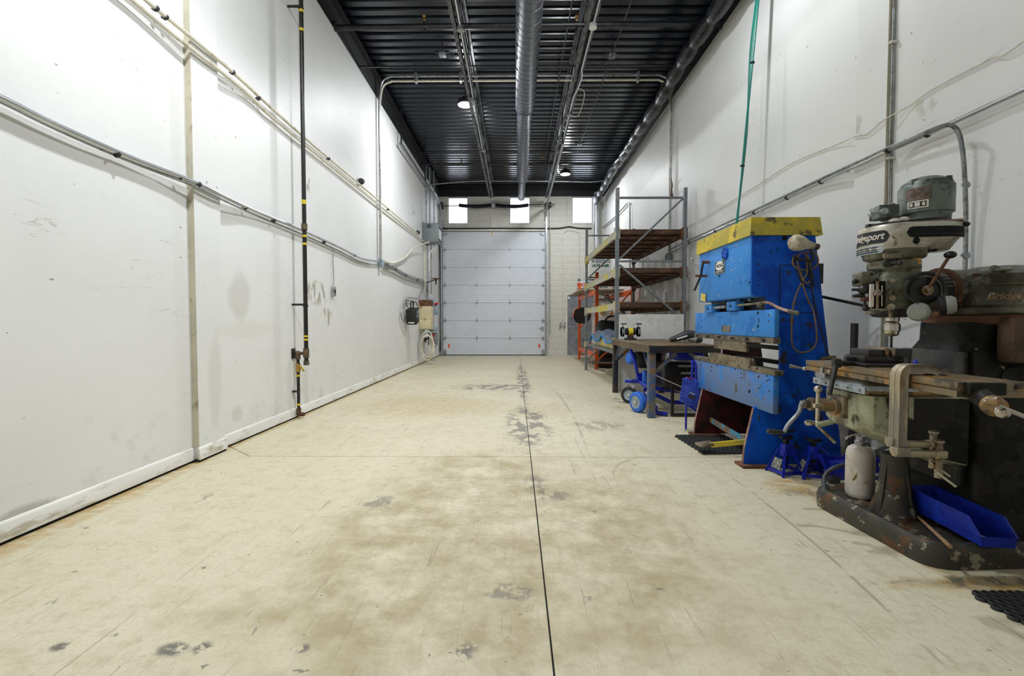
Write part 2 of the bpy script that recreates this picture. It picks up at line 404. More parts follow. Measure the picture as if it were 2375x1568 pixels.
# ------------------------------------------------------------------ ceiling deck, ribs across the room
prof = []; y = YB
while y < YE:
    prof += [(y, ZD), (y+.105, ZD), (y+.125, ZD+.05), (y+.18, ZD+.05)]; y += .2
prof.append((YE, ZD))
vs = [(x, y, z) for y, z in prof for x in (XL-.1, XR+.1)]; n = len(prof)
b = B(); b.add(vs, [(2*i, 2*i+1, 2*i+3, 2*i+2) for i in range(n-1)]); struct('ceiling', b, 'deck_black')
struct('trim_8', B().bb((XL-.2, YB, ZD+.13), (XR+.2, YE+.3, ZD+.2)), 'black_paint')
# ------------------------------------------------------------------ windows
mat('window_frame', (.55, .56, .60), .4, .2)
t = NT('glass'); t.b.inputs['Base Color'].default_value = (1, 1, 1, 1); t.b.inputs['Roughness'].default_value = .0
t.b.inputs['Transmission Weight'].default_value = 1; t.b.inputs['IOR'].default_value = 1.02
for i, (a, b_) in enumerate(WINS):
    f = B(); k = .03
    for q in ((a, a+k, WZ0, WZ1), (b_-k, b_, WZ0, WZ1), (a+k, b_-k, WZ0, WZ0+k), (a+k, b_-k, WZ1-.04, WZ1)): f.bb((q[0], YE+.05, q[2]), (q[1], YE+.11, q[3]))
    wo = struct('window_%d' % (i+1), f, 'window_frame')
    B().bb((a+k, YE+.075, WZ0+k), (b_-k, YE+.08, WZ1-.04)).build('pane', 'glass', wo)
    B().bb((a-.02, YE-.03, WZ0-.03), (b_+.02, YE+.06, WZ0), .004).build('window_sill', 'block_paint', wo)
mat('door_white', (.68, .71, .77), .4, var=.03)
mat('galvanised', (.42, .44, .46), .38, .7, c2=(.30, .31, .32), a2=.3, s2=14)
mat('bright_conduit', (.62, .64, .66), .28, .85)
mat('dull_conduit', (.36, .38, .38), .45, .6, c2=(.22, .22, .2), a2=.25, s2=12)
mat('cream_pvc', (.70, .66, .55), .5, c2=(.50, .45, .34), a2=.2, s2=15)
mat('rubber_black', (.012, .012, .013), .6)
mat('spring_dark', (.03, .032, .045), .4, .5)
mat('orange_tag', (.85, .10, .02), .5)
mat('rust', (.20, .085, .035), .75, .2, c2=(.10, .045, .025), a2=.4, s2=9)
mat('duct_grey', (.095, .10, .118), .45, .25, var=.06)
mat('wrap_black', (.008, .0085, .011), .24, c2=(.016, .016, .019), a2=.3, s2=9, bump=.9, sb=16)
mat('brass', (.55, .32, .10), .35, .9)
mat('lamp_body', (.06, .06, .065), .45, .4)
mat('dark_metal', (.05, .05, .055), .45, .5)
mat('box_grey', (.21, .24, .25), .5, .1)
mat('box_blue_grey', (.34, .40, .45), .5, .1)
mat('red_paint', (.60, .012, .012), .4)
mat('gas_black', (.010, .009, .009), .35, c2=(.05, .03, .015), a2=.15, s2=20)
mat('fitting_brown', (.09, .065, .04), .5, .3, c2=(.17, .12, .06), a2=.3, s2=20)
mat('yellow_paint', (.72, .52, .02), .5)
mat('white_plastic', (.78, .77, .74), .4)
emis('lens', (1, .98, .95), 40)
# ------------------------------------------------------------------ overhead door
y0 = YE-.09
d1 = B(); hs = DZ/7
sec = B().bb((-1, -.022, 0), (1, .022, 1)); me = None
dr = struct('door_1', B().bb((DX0, y0+.026, .03), (DX1, y0+.04, DZ)), 'door_white')
W = DX1-DX0
b = B(); pr = [(0, .004)]
for k in range(1, 8):
    zc = hs*k/8; pr += [(zc-.008, 0 if True else 0), (zc, .004), (zc+.008, 0)]
pr2 = [(.004, 0)]+[q for k in range(1, 8) for q in ((hs*k/8-.007, 0), (hs*k/8, .0018), (hs*k/8+.007, 0))]+[(hs-.004, 0)]
b.prism([(DX0, q, z) for z, q in pr2]+[(DX0, .024, hs-.004), (DX0, .024, .004)], (W, 0, 0))
secm = b.mesh('door_section', 'door_white')
for k in range(7):
    o = bpy.data.objects.new('door_section', secm); C.objects.link(o); o.parent = dr; o.location = (0, y0, k*hs+.03 if k == 0 else k*hs+.004)
    if k == 0: o.scale = (1, 1, (hs-.03)/hs)
B().bb((DX0, y0-.012, .004), (DX1, y0+.03, .035)).build('bottom_seal', 'rubber_black', dr)
hb = B(); hb.prism([(-.035, 0, 0), (0, 0, .11), (.035, 0, 0), (0, 0, -.11)], (0, -.006, 0)); hb.cyl((-.035, -.008, 0), (.035, -.008, 0), .010, n=8); hb.box((0, -.006, 0), (.07, .012, .05))
hm = hb.mesh('hinge', 'galvanised')
eb = B(); eb.prism([(-.04, 0, 0), (0, 0, .09), (.05, 0, 0), (0, 0, -.09)], (0, -.006, 0)); eb.box((0, -.02, 0), (.08, .04, .04)); eb.cyl((-.07, -.02, 0), (.04, -.02, 0), .012, n=8)
em = eb.mesh('roller_hinge', 'galvanised')
for k in range(1, 7):
    for x in (-1.36, -.215):
        o = bpy.data.objects.new('hinge', hm); C.objects.link(o); o.parent = dr; o.location = (x, y0-.002, k*hs)
    for x, s in ((DX0+.07, 1), (DX1-.07, -1)):
        o = bpy.data.objects.new('roller_hinge', em); C.objects.link(o); o.parent = dr; o.location = (x, y0-.002, k*hs); o.scale = (s, 1, 1)
for x, s in ((DX0+.07, 1), (DX1-.07, -1)):
    B().bb((x-.05, y0-.03, .05), (x+.05, y0-.002, .21)).build('bottom_bracket', 'galvanised', dr)
    B().bb((x-.06, y0-.05, DZ-.13), (x+.04, y0-.002, DZ-.04)).cyl((x, y0-.03, DZ-.085), (x+s*.12, y0-.03, DZ-.085), .01, n=8).build('top_bracket', 'galvanised', dr)
    B().bb((x+s*.10, y0-.003, .27), (x+s*.16, y0-.001, .41)).build('reflector_sticker', 'orange_tag', dr, label='small orange sticker')
B().bb((DX1-.14, y0-.03, .88), (DX1-.04, y0-.002, 1.0)).bb((DX1-.2, y0-.02, .93), (DX1-.04, y0-.008, .95)).build('slide_lock', 'galvanised', dr)
B().bb((-.86, y0-.004, DZ-.13), (-.82, y0-.002, DZ-.02)).build('peeling_label', 'yellow_paint', dr)
B().bb((DX0, y0-.03, DZ-.005), (DX1, y0+.01, DZ+.012)).build('head_seal', 'rust', dr)
# tracks: up the jamb, round the bend, then level under the ceiling towards the camera
ZT = 5.12
def track(nm, x, s, lab):
    t = thing(nm, lab, 'door track', (x, YE-.14, 0), group='overhead door tracks')
    yv = YE-.15; pts = [(x, yv, .02), (x, yv, ZT-.45)]
    for k in range(1, 9):
        a = k/8*PI/2; pts.append((x, yv-.45+.45*math.cos(a), ZT-.45+.45*math.sin(a)))
    pts.append((x, 10.4, ZT))
    b = B()
    for i in range(len(pts)-1):
        a, c = V(pts[i]), V(pts[i+1]); nrm = V((1, 0, 0)).cross(c-a).normalized()
        b.bar(a, c, .055, .008, up=nrm)
        b.bar(a+nrm*.02+V((s*.026, 0, 0)), c+nrm*.02+V((s*.026, 0, 0)), .006, .045, up=nrm)
        b.bar(a+nrm*.04-V((s*.0, 0, 0)), c+nrm*.04, .05, .006, up=nrm)
    b.build('rail', 'galvanised', t)
    bb_ = B().bb((x-s*.03-.03, YE-.05, 0), (x-s*.03+.03, YE-.009, ZT-.5)).build('jamb_angle', 'galvanised', t)
    for k in range(6):
        z = .4+k*.75; B().bb((x-.02, YE-.15, z), (x+.02, YE-.009, z+.05)).build('track_bracket', 'galvanised', t)
    for yy in (10.5, 13.2):
        B().bar((x, yy, ZT), (x, yy, ZD), .03, .03).build('hanger', 'steel_black', t)
track('door_track', DX0-.03, -1, 'galvanised door track bending from left jamb towards ceiling, by left wall')
track('door_track', DX1+.03, 1, 'galvanised door track right of the overhead door, running level under ceiling')
# torsion spring shaft
ts = thing('torsion_spring_shaft', 'dark torsion springs on a steel shaft crossing in front of windows', 'door spring', (-.77, YE-.2, 5.2))
zs = onY(1145, 476, YE-.2).z
B().cyl((DX0-.12, YE-.2, zs-.02), (DX1+.32, YE-.2, zs+.02), .016, n=10).build('shaft', 'dark_metal', ts)
def spring(a, b_, sag):
    p = []; n = 46
    for i in range(n*10+1):
        u = i/(n*10); x = a+(b_-a)*u; an = 2*PI*n*u; zz = zs-sag*math.sin(PI*u)
        p.append((x, YE-.2+.055*math.cos(an), zz+.055*math.sin(an)))
    B().tube(p, .0125, n=5).build('spring', 'spring_dark', ts)
    for c in (a, b_-.05): B().cyl((c, YE-.2, zs), (c+.05, YE-.2, zs), .06, n=14).build('winding_cone', 'dark_metal', ts)
spring(-1.95, -.84, .04); spring(-.70, .42, .05)
B().bb((-.83, YE-.25, zs-.09), (-.71, YE-.03, zs+.07)).build('centre_bracket', 'galvanised', ts)
for x in (DX0-.02, DX1+.06):
    B().cyl((x-.05, YE-.2, zs), (x+.05, YE-.2, zs), .085, n=20).bb((x-.06, YE-.22, zs-.1), (x+.06, YE-.03, zs+.1)).build('cable_drum', 'dark_metal', ts)
B().tube([(DX1+.16, YE-.2, zs), (DX1+.16, YE-.2, .75)], .012, n=6).build('chain', 'dull_conduit', ts)
B().cyl((DX1+.13, YE-.2, zs), (DX1+.19, YE-.2, zs), .10, n=18).build('chain_wheel', 'dark_metal', ts)
# cable along the lintel
def P(x, y, Y=YE-.05): return onY(x, y, Y)
single(B().tube([P(1020, 530), P(1100, 530), P(1145, 529.5), P(1260, 530), P(1300, 529), P(1320, 526), P(1340, 529), P(1372, 530)], .022, n=8, sm=4), 'lintel_cable', 'rubber_black', 'thick black cable strung along wall above the overhead door', 'cable')
# exit door
d2 = struct('door_2', B().bb((EX0, YE+.02, .012), (EX1, YE+.065, EZ-.01)), 'door_steel') if False else None
mat('door_steel', (.20, .21, .24), .45, .2, c2=(.28, .29, .32), a2=.4, s2=3)
d2 = struct('door_2', B().bb((EX0+.02, YE+.02, .02), (EX1-.02, YE+.065, EZ-.03)), 'door_steel')
B().bb((EX0-.05, YE-.03, 0), (EX0+.02, YE+.08, EZ+.05)).bb((EX1-.02, YE-.03, 0), (EX1+.05, YE+.08, EZ+.05)).bb((EX0+.02, YE-.03, EZ-.03), (EX1-.02, YE+.08, EZ+.05)).build('door_frame', 'door_frame_paint' if False else 'block_paint', d2)
B().bb((EX0+.02, YE-.01, .0), (EX1-.02, YE+.07, .02)).build('threshold', 'bright_conduit', d2)
B().cyl((EX0+.1, YE+.02, 1.0), (EX0+.1, YE-.03, 1.0), .03).ball((EX0+.1, YE-.05, 1.0), .032).build('door_knob', 'bright_conduit', d2)
B().cyl((EX0+.1, YE+.02, 1.35), (EX0+.1, YE-.0, 1.35), .03).bb((EX0+.06, YE-.02, 1.33), (EX0+.2, YE-.005, 1.35)).build('dead_bolt', 'bright_conduit', d2)
B().bb((EX0+.04, YE-.02, 1.95), (EX0+.10, YE+.02, 2.05)).build('door_contact', 'white_plastic', d2)
# exit sign
q = P(1351, 660, YE-.02)
es = thing('exit_sign', 'white exit sign with red letters and two lamp heads above grey door', 'sign', (q.x, YE-.03, q.z-.12))
B().box((q.x, YE-.05, q.z), (.40, .07, .24), None, .006).build('housing', 'white_plastic', es)
put_text('EXIT', .19, (q.x, YE-.086, q.z-.02), (1, 0, 0), (0, 0, 1), 'red_paint', es, .002, 0, .004)
for s in (-1, 1): B().cyl((q.x+s*.13, YE-.05, q.z+.11), (q.x+s*.13, YE-.05, q.z+.15), .02).lathe([(.02, 0), (.05, .02), (.055, .06)], (q.x+s*.13, YE-.05, q.z+.16), (0, -1, -.3), 14).build('lamp_head', 'box_grey', es)
# switch boxes and painted wall conduit on the end wall
ws = thing('wall_switches', 'pair of small grey switch boxes beside steel door with painted conduit', 'switch', P(1303, 756, YE-.02))
for x in (1299, 1308): q = P(x, 754, YE-.03); B().box(q, (.09, .05, .2), None, .006).build('switch_box', 'galvanised', ws)
for x in (1299, 1308): q = P(x, 754, YE-.06); B().box(q, (.03, .012, .06), None).build('toggle', 'white_plastic', ws)
B().tube([P(1305, 744, YE-.03), P(1305, 560, YE-.03), P(1306, 542, YE-.03), P(1318, 534, YE-.03)], .012, n=6, sm=3).build('conduit', 'block_paint', ws)
B().tube([P(1315, 534, YE-.02), P(1315, 456, YE-.02)], .016, n=6).build('riser', 'block_paint', ws)
B().tube([P(1320, 534, YE-.03), P(1342, 540, YE-.03), P(1344, 556, YE-.03), P(1344, 640, YE-.03)], .010, n=6, sm=3).build('conduit', 'block_paint', ws)
# ------------------------------------------------------------------ ceiling things
def bar_joist(x, lab):
    t = thing('bar_joist', lab, 'roof joist', (x, 6, 5.25), group='open web roof joists')
    z0, z1 = 5.28, ZD-.02; ye = 15.6
    for nm, z in (('bottom_chord', z0), ('top_chord', z1)):
        b = B()
        for s in (-1, 1): b.bb((x+s*.012, -3.5, z), (x+s*.075, ye, z+.008)).bb((x+s*.012, -3.5, z), (x+s*.019, ye, z+(.06 if nm[0] == 'b' else -.06)))
        b.build(nm, 'joist_grey', t)
    b = None; y = -3.2; k = 0
    wm = B().cyl((0, 0, 0), (0, .6, z1-z0-.02), .012, n=6).mesh('web_rod', 'joist_grey'); wm2 = B().cyl((0, 0, z1-z0-.02), (0, .6, 0), .012, n=6).mesh('web_rod', 'joist_grey')
    while y+.6 < ye:
        o = link('web_rod', wm if k % 2 == 0 else wm2, t, True); o.location = (0, y-6, .04); y += .6; k += 1
bar_joist(-.82, 'grey open web roof joist left of the spiral duct')
bar_joist(1.03, 'grey open web roof joist right of the spiral duct')
# spiral duct with rows of outlet holes
DXc, DZc = .17, 5.26
du = thing('spiral_duct', 'grey spiral air duct with outlet holes running down ceiling centre', 'duct', (DXc, 6, 5.05))
secs = [(-3.5, 9.05, .178), (9.05, 13.5, .150), (13.5, 15.5, .105)]
b = B(); pr = []
for a, e, r in secs: pr += [(r, a+.03), (r, e-.03)]
pr = [(.1, -3.5)]+pr+[(.09, 15.5)]
b.lathe(pr, (DXc, 0, DZc), (0, 1, 0), 32); b.build('duct_shell', 'duct_grey', du)
for a, e, r in secs:
    p = []; n = int((e-a)/.14)
    for i in range(n*24+1):
        u = i/(n*24); an = 2*PI*n*u; p.append((DXc+(r+.001)*math.cos(an), a+.03+(e-a-.06)*u, DZc+(r+.001)*math.sin(an)))
    B().tube(p, .0018, n=4).build('spiral_seam', 'duct_grey', du)
    B().lathe([(r+.001, -.03), (r+.006, -.025), (r+.006, .025), (r+.001, .03)], (DXc, e-.05, DZc), (0, 1, 0), 32).build('joint_band', 'duct_grey', du)
for (a, e, r), ang in ((secs[0], 62), (secs[1], 62)):
    hm_ = {}
    for s in (-1, 1):
        an = R(ang); c = V((s*math.sin(an), 0, -math.cos(an)))
        hm_[s] = B().cyl(c*(r-.003), c*(r+.0025), .03, n=14).mesh('outlet_hole', 'gap_black')
    y = a+.15
    while y < e-.15:
        for s in (-1, 1):
            o = link('outlet_hole', hm_[s], du, True); o.location = (0, y-6, DZc-5.05)
        y += .33
for yy in (7.5, 11.5, 14.6): B().bb((DXc-.006, yy, DZc+.1), (DXc+.006, yy+.03, ZD)).build('hanger', 'steel_black', du)
# wrapped black flexible duct along the right side
fd = thing('wrapped_duct', 'black plastic wrapped duct with tied bulges along right ceiling edge', 'duct', (2.68, 6, 5.1))
pts = []; rr = []; n = 170; random.seed(3); ph = 0
for i in range(n+1):
    u = i/n; y = 1.5+(15.75-1.5)*u
    pts.append((2.68+.012*math.sin(y*2.3), y, 5.32+.02*math.sin(y*1.1)-(.10*max(0, (y-14.8))))); rr.append(.115*(1-.30*abs(math.sin(y*PI/.62+.5*math.sin(y*1.7)))**8)+.008*random.random())
B().tube(pts, rr, n=18).build('wrapping', 'wrap_black', fd)
y = 2.0; bm_ = B().lathe([(.08, -.012), (.086, -.01), (.086, .01), (.08, .012)], (0, 0, 0), (0, 1, 0), 18).mesh('tie_band', 'rubber_black')
while y < 15.2:
    o = link('tie_band', bm_, fd, True); o.location = (.012*math.sin(y*2.3), y-6, .22+.02*math.sin(y*1.1)); y += .62
single(B().tube([onY(1383, 446, 15.95), onY(1383, 560, 15.95), V((onY(1383, 560, 15.95).x, 15.95, 0))], .085, n=18), 'downpipe', 'bright_conduit', 'pale vertical pipe dropping from the wrapped duct in far corner', 'pipe')
# sprinkler main and cross members
def sprinkler(q):
    t = thing('upright_sprinkler', 'x', 'sprinkler', q)
    B().cyl((0, 0, 0), (0, 0, .14), .014, n=8).build('riser', 'steel_black', t, True)
    B().lathe([(.012, .14), (.018, .15), (.012, .19), (.004, .2)], n=10).lathe([(.026, .215), (.026, .219)], n=12).tube([(-.012, 0, .17), (-.016, 0, .2), (0, 0, .215)], .003, n=4).tube([(.012, 0, .17), (.016, 0, .2), (0, 0, .215)], .003, n=4).build('nozzle', 'brass', t, True)
    return t
sp = thing('sprinkler_pipe', 'thick black sprinkler pipe crossing ceiling nearest the camera', 'pipe', (0, 6.95, 5.4))
B().cyl((XL, 6.95, 5.47), (XR, 6.95, 5.50), .040, n=16).build('pipe', 'steel_black', sp)
for x, s in ((XL, 1), (XR, -1)): B().cyl((x, 6.95, 5.485), (x+s*.03, 6.95, 5.485), .07, n=18).build('end_flange', 'steel_black', sp)
q = sprinkler(onY(984, 72, 6.95)); q['label'] = 'brass upright sprinkler left of duct on nearest cross pipe'; q['group'] = 'sprinklers'
dup(q, onY(1337, 72, 6.95), 0, 'brass upright sprinkler right of duct on nearest cross pipe')
sp2 = single(B().cyl((XL, 13.2, 5.60), (XR, 13.2, 5.60), .032, n=12), 'sprinkler_pipe', 'steel_black', 'black sprinkler pipe crossing far end of ceiling before the windows', 'pipe')
dup(q, onY(1070, 383, 13.2), 0, 'small upright sprinkler on the far cross pipe, left of duct')
dup(q, onY(1258, 383, 13.2), 0, 'small upright sprinkler on the far cross pipe, right of duct')
def brace(y, z, lab):
    t = single(B().bb((XL, y, z), (XR, y+.035, z+.004)).bb((XL, y+.031, z), (XR, y+.035, z+.035)), 'bridging_angle', 'steel_black', lab, 'steel angle', 'bridging angles')
brace(8.0, 5.47, 'thin black steel angle crossing ceiling just before the white conduits')
brace(12.5, 5.66, 'thin black steel angle crossing ceiling near the far sprinkler pipe')
single(B().tube([onX(1000, 428, XL+.05), V((-1.4, 14.6, 5.53)), V((0, 14.6, 5.53)), V((1.4, 14.6, 5.52)), V((2.3, 14.6, 5.50)), V((2.9, 14.6, 5.56))], .018, n=8, sm=4), 'ceiling_conduit', 'dull_conduit', 'pale conduit crossing the ceiling close to end wall', 'conduit')
# long thin rods right of the duct
for k, (x, z, lab) in enumerate(((.80, 5.72, 'thin black rod running along ceiling beside the duct'), (1.62, 5.66, 'thin black rod running along ceiling between joist and wrapped duct'))):
    single(B().cyl((x, 0, z), (x, 13.2, z), .011, n=6), 'ceiling_rod', 'steel_black', lab, 'rod', 'ceiling rods')
# conduits along the joists with round boxes
cl = thing('joist_conduit', 'bright steel conduit along left roof joist with round boxes', 'conduit', (-.77, 6, 5.2))
B().tube([(-.77, 0, 5.25), (-.77, 6.4, 5.25), (-.79, 9.2, 5.25), (-.80, 11.2, 5.26)], .014, n=8).build('pipe', 'bright_conduit', cl)
cr = thing('joist_conduit', 'bright steel conduit with offset bends along right roof joist', 'conduit', (1.05, 6, 5.2))
B().tube([(1.06, 0, 5.25), (1.06, 7.7, 5.25), (1.10, 7.9, 5.25), (1.08, 8.3, 5.25), (1.04, 8.6, 5.25), (1.05, 11, 5.25), (1.12, 12.8, 5.3), (1.2, 13.3, 5.38)], .015, n=8).build('pipe', 'bright_conduit', cr)
def rbox(par, x, y, m='galvanised'):
    B().cyl((x, y, 5.22), (x, y, 5.27), .052, n=16).cyl((x, y, 5.212), (x, y, 5.22), .055, n=16).build('round_box', m, par)
for y in (6.62, 11.2): rbox(cl, -.77, y)
rbox(cl, -.79, 8.7)
rbox(cr, 1.06, 6.58, 'white_plastic'); rbox(cr, 1.05, 9.3); rbox(cr, 1.05, 11.3)
B().tube([(1.06, 9.3, 5.24), (1.22, 9.25, 5.2), (1.24, 8.6, 5.3), (1.1, 8.4, 5.3)], .007, n=6, sm=5).build('loose_cable', 'cream_pvc', cr)
def jbox(px, py, lab, cab):
    q = onZ(px, py, 5.66); t = thing('junction_box', lab, 'box', q, group='ceiling junction boxes')
    B().box(q+V((0, 0, .03)), (.11, .11, .05), None, .006).build('box', 'box_grey', t)
    B().tube([q+V(c) for c in cab], .006, n=5, sm=5).build('cable', 'rubber_black', t)
    B().bb(q+V((-.12, -.015, .055)), q+V((.12, .015, .09))).bb(q+V((-.008, -.008, .09)), V((q.x+.008, q.y+.008, ZD))).build('support', 'steel_black', t)
jbox(1026, 131, 'dark square junction box hung under deck left of left joist', [(.05, 0, .02), (.15, 0, .03), (.25, 0, .08), (.3, 0, .02), (.2, 0, -.01), (.12, 0, .03)])
jbox(1420, 134, 'pale square junction box with drooping cable right of right joist', [(-.05, 0, .02), (-.12, 0, -.08), (-.25, 0, -.12), (-.45, 0, -.06)])
jbox(1345, 337, 'small far junction box on rod right of right joist', [(-.05, 0, .02), (-.1, 0, .05), (-.2, 0, .1)])
# high bay lamps
def lamp(x, y, z, lab, pf=1):
    t = thing('high_bay_lamp', lab, 'lamp', (x, y, z), group='high bay ceiling lamps')
    B().lathe([(.03, .17), (.06, .165), (.075, .10), (.135, .06), (.15, .03), (.15, .004), (.138, 0), (.138, .006), (.01, .006)], n=28).build('housing', 'lamp_body', t, True)
    B().lathe([(.136, .003), (.125, .0), (.02, -.002)], n=28).build('lens', 'lens', t, True)
    B().cyl((0, 0, .16), (0, 0, ZD-z), .01, n=8).build('hanger_rod', 'steel_black', t, True)
    for k in range(10):
        a = 2*PI*k/10; c, s_ = math.cos(a), math.sin(a)
        B().bar((.07*c, .07*s_, .12), (.14*c, .14*s_, .06), .004, .05).build('fin', 'lamp_body', t, True)
    ld = bpy.data.lights.new('lamp_light', 'AREA'); ld.shape = 'DISK'; ld.size = .26; ld.energy = LAMP_W*pf*.62; ld.color = (.94, .975, 1); ld.spread = R(180)
    lo = bpy.data.objects.new('lamp_light', ld); C.objects.link(lo); lo.parent = t; lo.location = (0, 0, -.012)
    ld = bpy.data.lights.new('dome_light', 'POINT'); ld.shadow_soft_size = .09; ld.energy = LAMP_W*pf*.55; ld.color = (.94, .975, 1)   # glow of the lens dome, below the housing
    lo = bpy.data.objects.new('dome_light', ld); C.objects.link(lo); lo.parent = t; lo.location = (0, 0, -.06)
LL = ['glowing high bay lamp left of the duct under left joist', 'glowing high bay lamp near end wall right of the duct', 'high bay lamp overhead right, nearer than the view', 'added high bay fill lamp overhead left, nearer than the view', 'high bay lamp behind the camera, right', 'high bay lamp behind the camera, left']
for q, lab, pf in zip(LAMPS, LL, LAMP_F): lamp(*q, lab, pf)
# ------------------------------------------------------------------ left wall runs
def W(x, y, off=.03): return onX(x, y, XL+off)
def clips(t, pts, m='dark_metal', r=.02):
    for q in pts: B().lathe([(r, -.008), (r+.004, -.006), (r+.004, .006), (r, .008)], q, (0, 1, -.3), 12).bb(q+V((-.03, -.008, -.008)), q+V((0, .008, .008))).build('clip', m, t)
u = thing('white_conduit_pair', 'two cream conduits running side by side down the left wall from top', 'conduit', W(700, 330))
B().tube([V((XL+.05, -2, W(338, 0, .05).z)), W(338, 0, .05)+V((0, -.7, 0)), W(338, 0, .05)+V((0, -.3, 0)), W(338, 0, .05), W(384, 38, .06), W(450, 92, .075), W(520, 150, .07), W(560, 186, .05), W(690, 305, .04), W(830, 424, .04), W(972, 545, .04)], .016, n=8, sm=3).build('upper_conduit', 'cream_pvc', u)
B().tube([V((XL+.05, -2, W(306, 0, .05).z)), W(306, 0, .05)+V((0, -.7, 0)), W(306, 0, .05)+V((0, -.3, 0)), W(306, 0, .05), W(380, 62, .06), W(450, 118, .075), W(520, 172, .07), W(590, 232, .04), W(700, 330, .04), W(985, 562, .04)], .016, n=8, sm=3).build('lower_conduit', 'cream_pvc', u)
clips(u, [W(384, 40, .06), W(362, 20, .06), W(540, 168, .06), W(600, 228, .05), W(762, 368, .05), W(900, 486, .05)])
lw = thing('grey_conduit', 'long grey conduit sagging across lower left wall to a junction box', 'conduit', W(600, 495))
PTS = [(0, 226), (100, 276), (200, 322), (330, 377), (455, 424), (520, 456), (600, 493), (700, 534), (790, 575), (830, 596), (860, 604), (884, 606)]
B().tube([V((XL+.05, -2, W(0, 226, .05).z)), W(0, 226, .05)+V((0, -.7, 0)), W(0, 226, .05)+V((0, -.3, 0))]+[W(x, y, .075 if 430 < x < 530 else .05) for x, y in PTS], .019, n=10, sm=3).build('conduit', 'bright_conduit', lw)
B().tube([V((XL+.03, -2, W(0, 235, .03).z)), W(0, 235, .03)+V((0, -.7, 0)), W(0, 235, .03)+V((0, -.3, 0))]+[W(x, y+9, .085 if 430 < x < 530 else .03) for x, y in PTS[:-1]], .010, n=6, sm=3).build('armoured_cable', 'dull_conduit', lw)
clips(lw, [W(272, 358, .05), W(415, 413, .06), W(461, 428, .085), W(568, 482, .05), W(635, 512, .05), W(752, 562, .05), W(822, 592, .05)])
jb = thing('junction_box', 'small grey junction box on the left wall under vertical conduits', 'box', W(884, 611, .04))
B().box(W(884, 611, .045), (.08, .13, .16), None, .006).build('box', 'box_blue_grey', jb)
for dz in (-.04, .04): B().cyl(W(884, 611, .085)+V((0, 0, dz)), W(884, 611, .09)+V((0, 0, dz)), .012, n=10).build('knockout', 'dark_metal', jb)
rn = thing('conduit_bundle', 'bundle of pipes tied along left wall from junction box to panels', 'conduit', W(940, 640))
for k, (dy, r, m) in enumerate(((0, .022, 'dull_conduit'), (4, .014, 'galvanised'), (-4, .012, 'dull_conduit'))):
    B().tube([W(892, 614+dy, .05+k*.015), W(915, 624+dy, .06), W(940, 639+dy, .06), W(968, 650+dy, .06), W(984, 655+dy, .06), W(989+k*2, 668, .06), W(990+k*1.5, 695, .06)], r, n=8, sm=3).build('pipe', m, rn)
clips(rn, [W(915, 624, .06), W(940, 639, .06), W(968, 650, .06)], r=.04)
vc = thing('conduit_arch', 'pair of pale conduits rising up left wall, over ceiling and down right wall', 'conduit', W(884, 605))
for k in (0, 1):
    o = .09*k; x0 = XL+.06; y0v = W(882, 560, .06).y+o*.6
    pl = V((x0, y0v, W(884, 604, .06).z)); zt = 5.80-k*.06
    xr = XR-.06
    pts = [pl, V((x0, y0v, 3.3)), V((x0+.0, y0v, 5.1)), V((x0+.02, y0v, zt-.3)), V((x0+.07, y0v, zt-.09)), V((x0+.22, y0v, zt-.01)), V((x0+.45, y0v, zt)), V((0, y0v, zt)), V((xr-.45, y0v, zt)), V((xr-.22, y0v, zt-.01)), V((xr-.07, y0v, zt-.09)), V((xr-.02, y0v, zt-.3)), V((xr, y0v, 5.0)), V((xr, y0v, 3.2)), V((xr, y0v, 2.46))]
    B().tube(pts, .019, n=8, sm=3).build('conduit', 'cream_pvc' if k else 'dull_conduit', vc)
for x in (-1.9, -1.05, 1.2, 2.3): B().bb((x-.02, y0v-.08, 5.70), (x+.02, y0v+.03, ZD)).build('strap', 'galvanised', vc)
# gas pipe
gp = thing('gas_pipe', 'black gas pipe with yellow bands dropping down the left wall to floor', 'pipe', onZ(690, 966, 0))
yg = 5.56; zj = onX(708, 820, XL+.15).z
ga = V((XL+.15, onX(707, 600, XL+.15).y, 0)); yg = ga.y; x1, x2 = XL+.15, XL+.05
B().cyl((x1, yg, zj-.10), (x1, yg, ZD-.1), .024, n=14).build('riser', 'gas_black', gp)
B().cyl((x2, yg, .09), (x2, yg, zj), .018, n=12).build('drop', 'gas_black', gp)
B().cyl((x1, yg, zj-.14), (x1, yg, zj-.09), .032, n=12).cyl((x1, yg, zj-.05), (x1, yg, zj+.06), .034, n=12).cyl((x1, yg, zj), (x2, yg, zj), .020, n=10).ball((x2, yg, zj), .033).cyl((x2, yg, zj-.07), (x2, yg, zj), .028, n=10).build('fitting', 'fitting_brown', gp)
B().cyl((x1, yg, onX(708, 520, x1).z), (x1, yg, onX(708, 535, x1).z), .034, n=12).build('coupling', 'fitting_brown', gp)
B().cyl((x2, yg, .05), (x2, yg, .12), .027, n=12).ball((x2, yg, .055), .03).cyl((x2, yg, .05), (x2+.07, yg-.02, .05), .024, n=10).build('elbow', 'rust', gp)
B().cyl((x2, yg, zj-.22), (x2, yg, zj-.12), .028, n=10).bar((x2+.03, yg, zj-.15), (x2+.05, yg+.03, zj-.22), .02, .008).build('valve', 'brass', gp)
B().bar((x2+.035, yg-.02, zj-.15), (x2+.055, yg+.03, zj-.215), .022, .01).build('valve_lever', 'yellow_paint', gp)
for yp, hh in ((38, .03), (80, .03), (470, .05), (548, .025), (566, .025), (780, .02), (788, .02)): q = onX(707, yp, x1).z; B().cyl((x1, yg, q-hh/2), (x1, yg, q+hh/2), .0255, n=14).build('yellow_band', 'yellow_paint', gp)
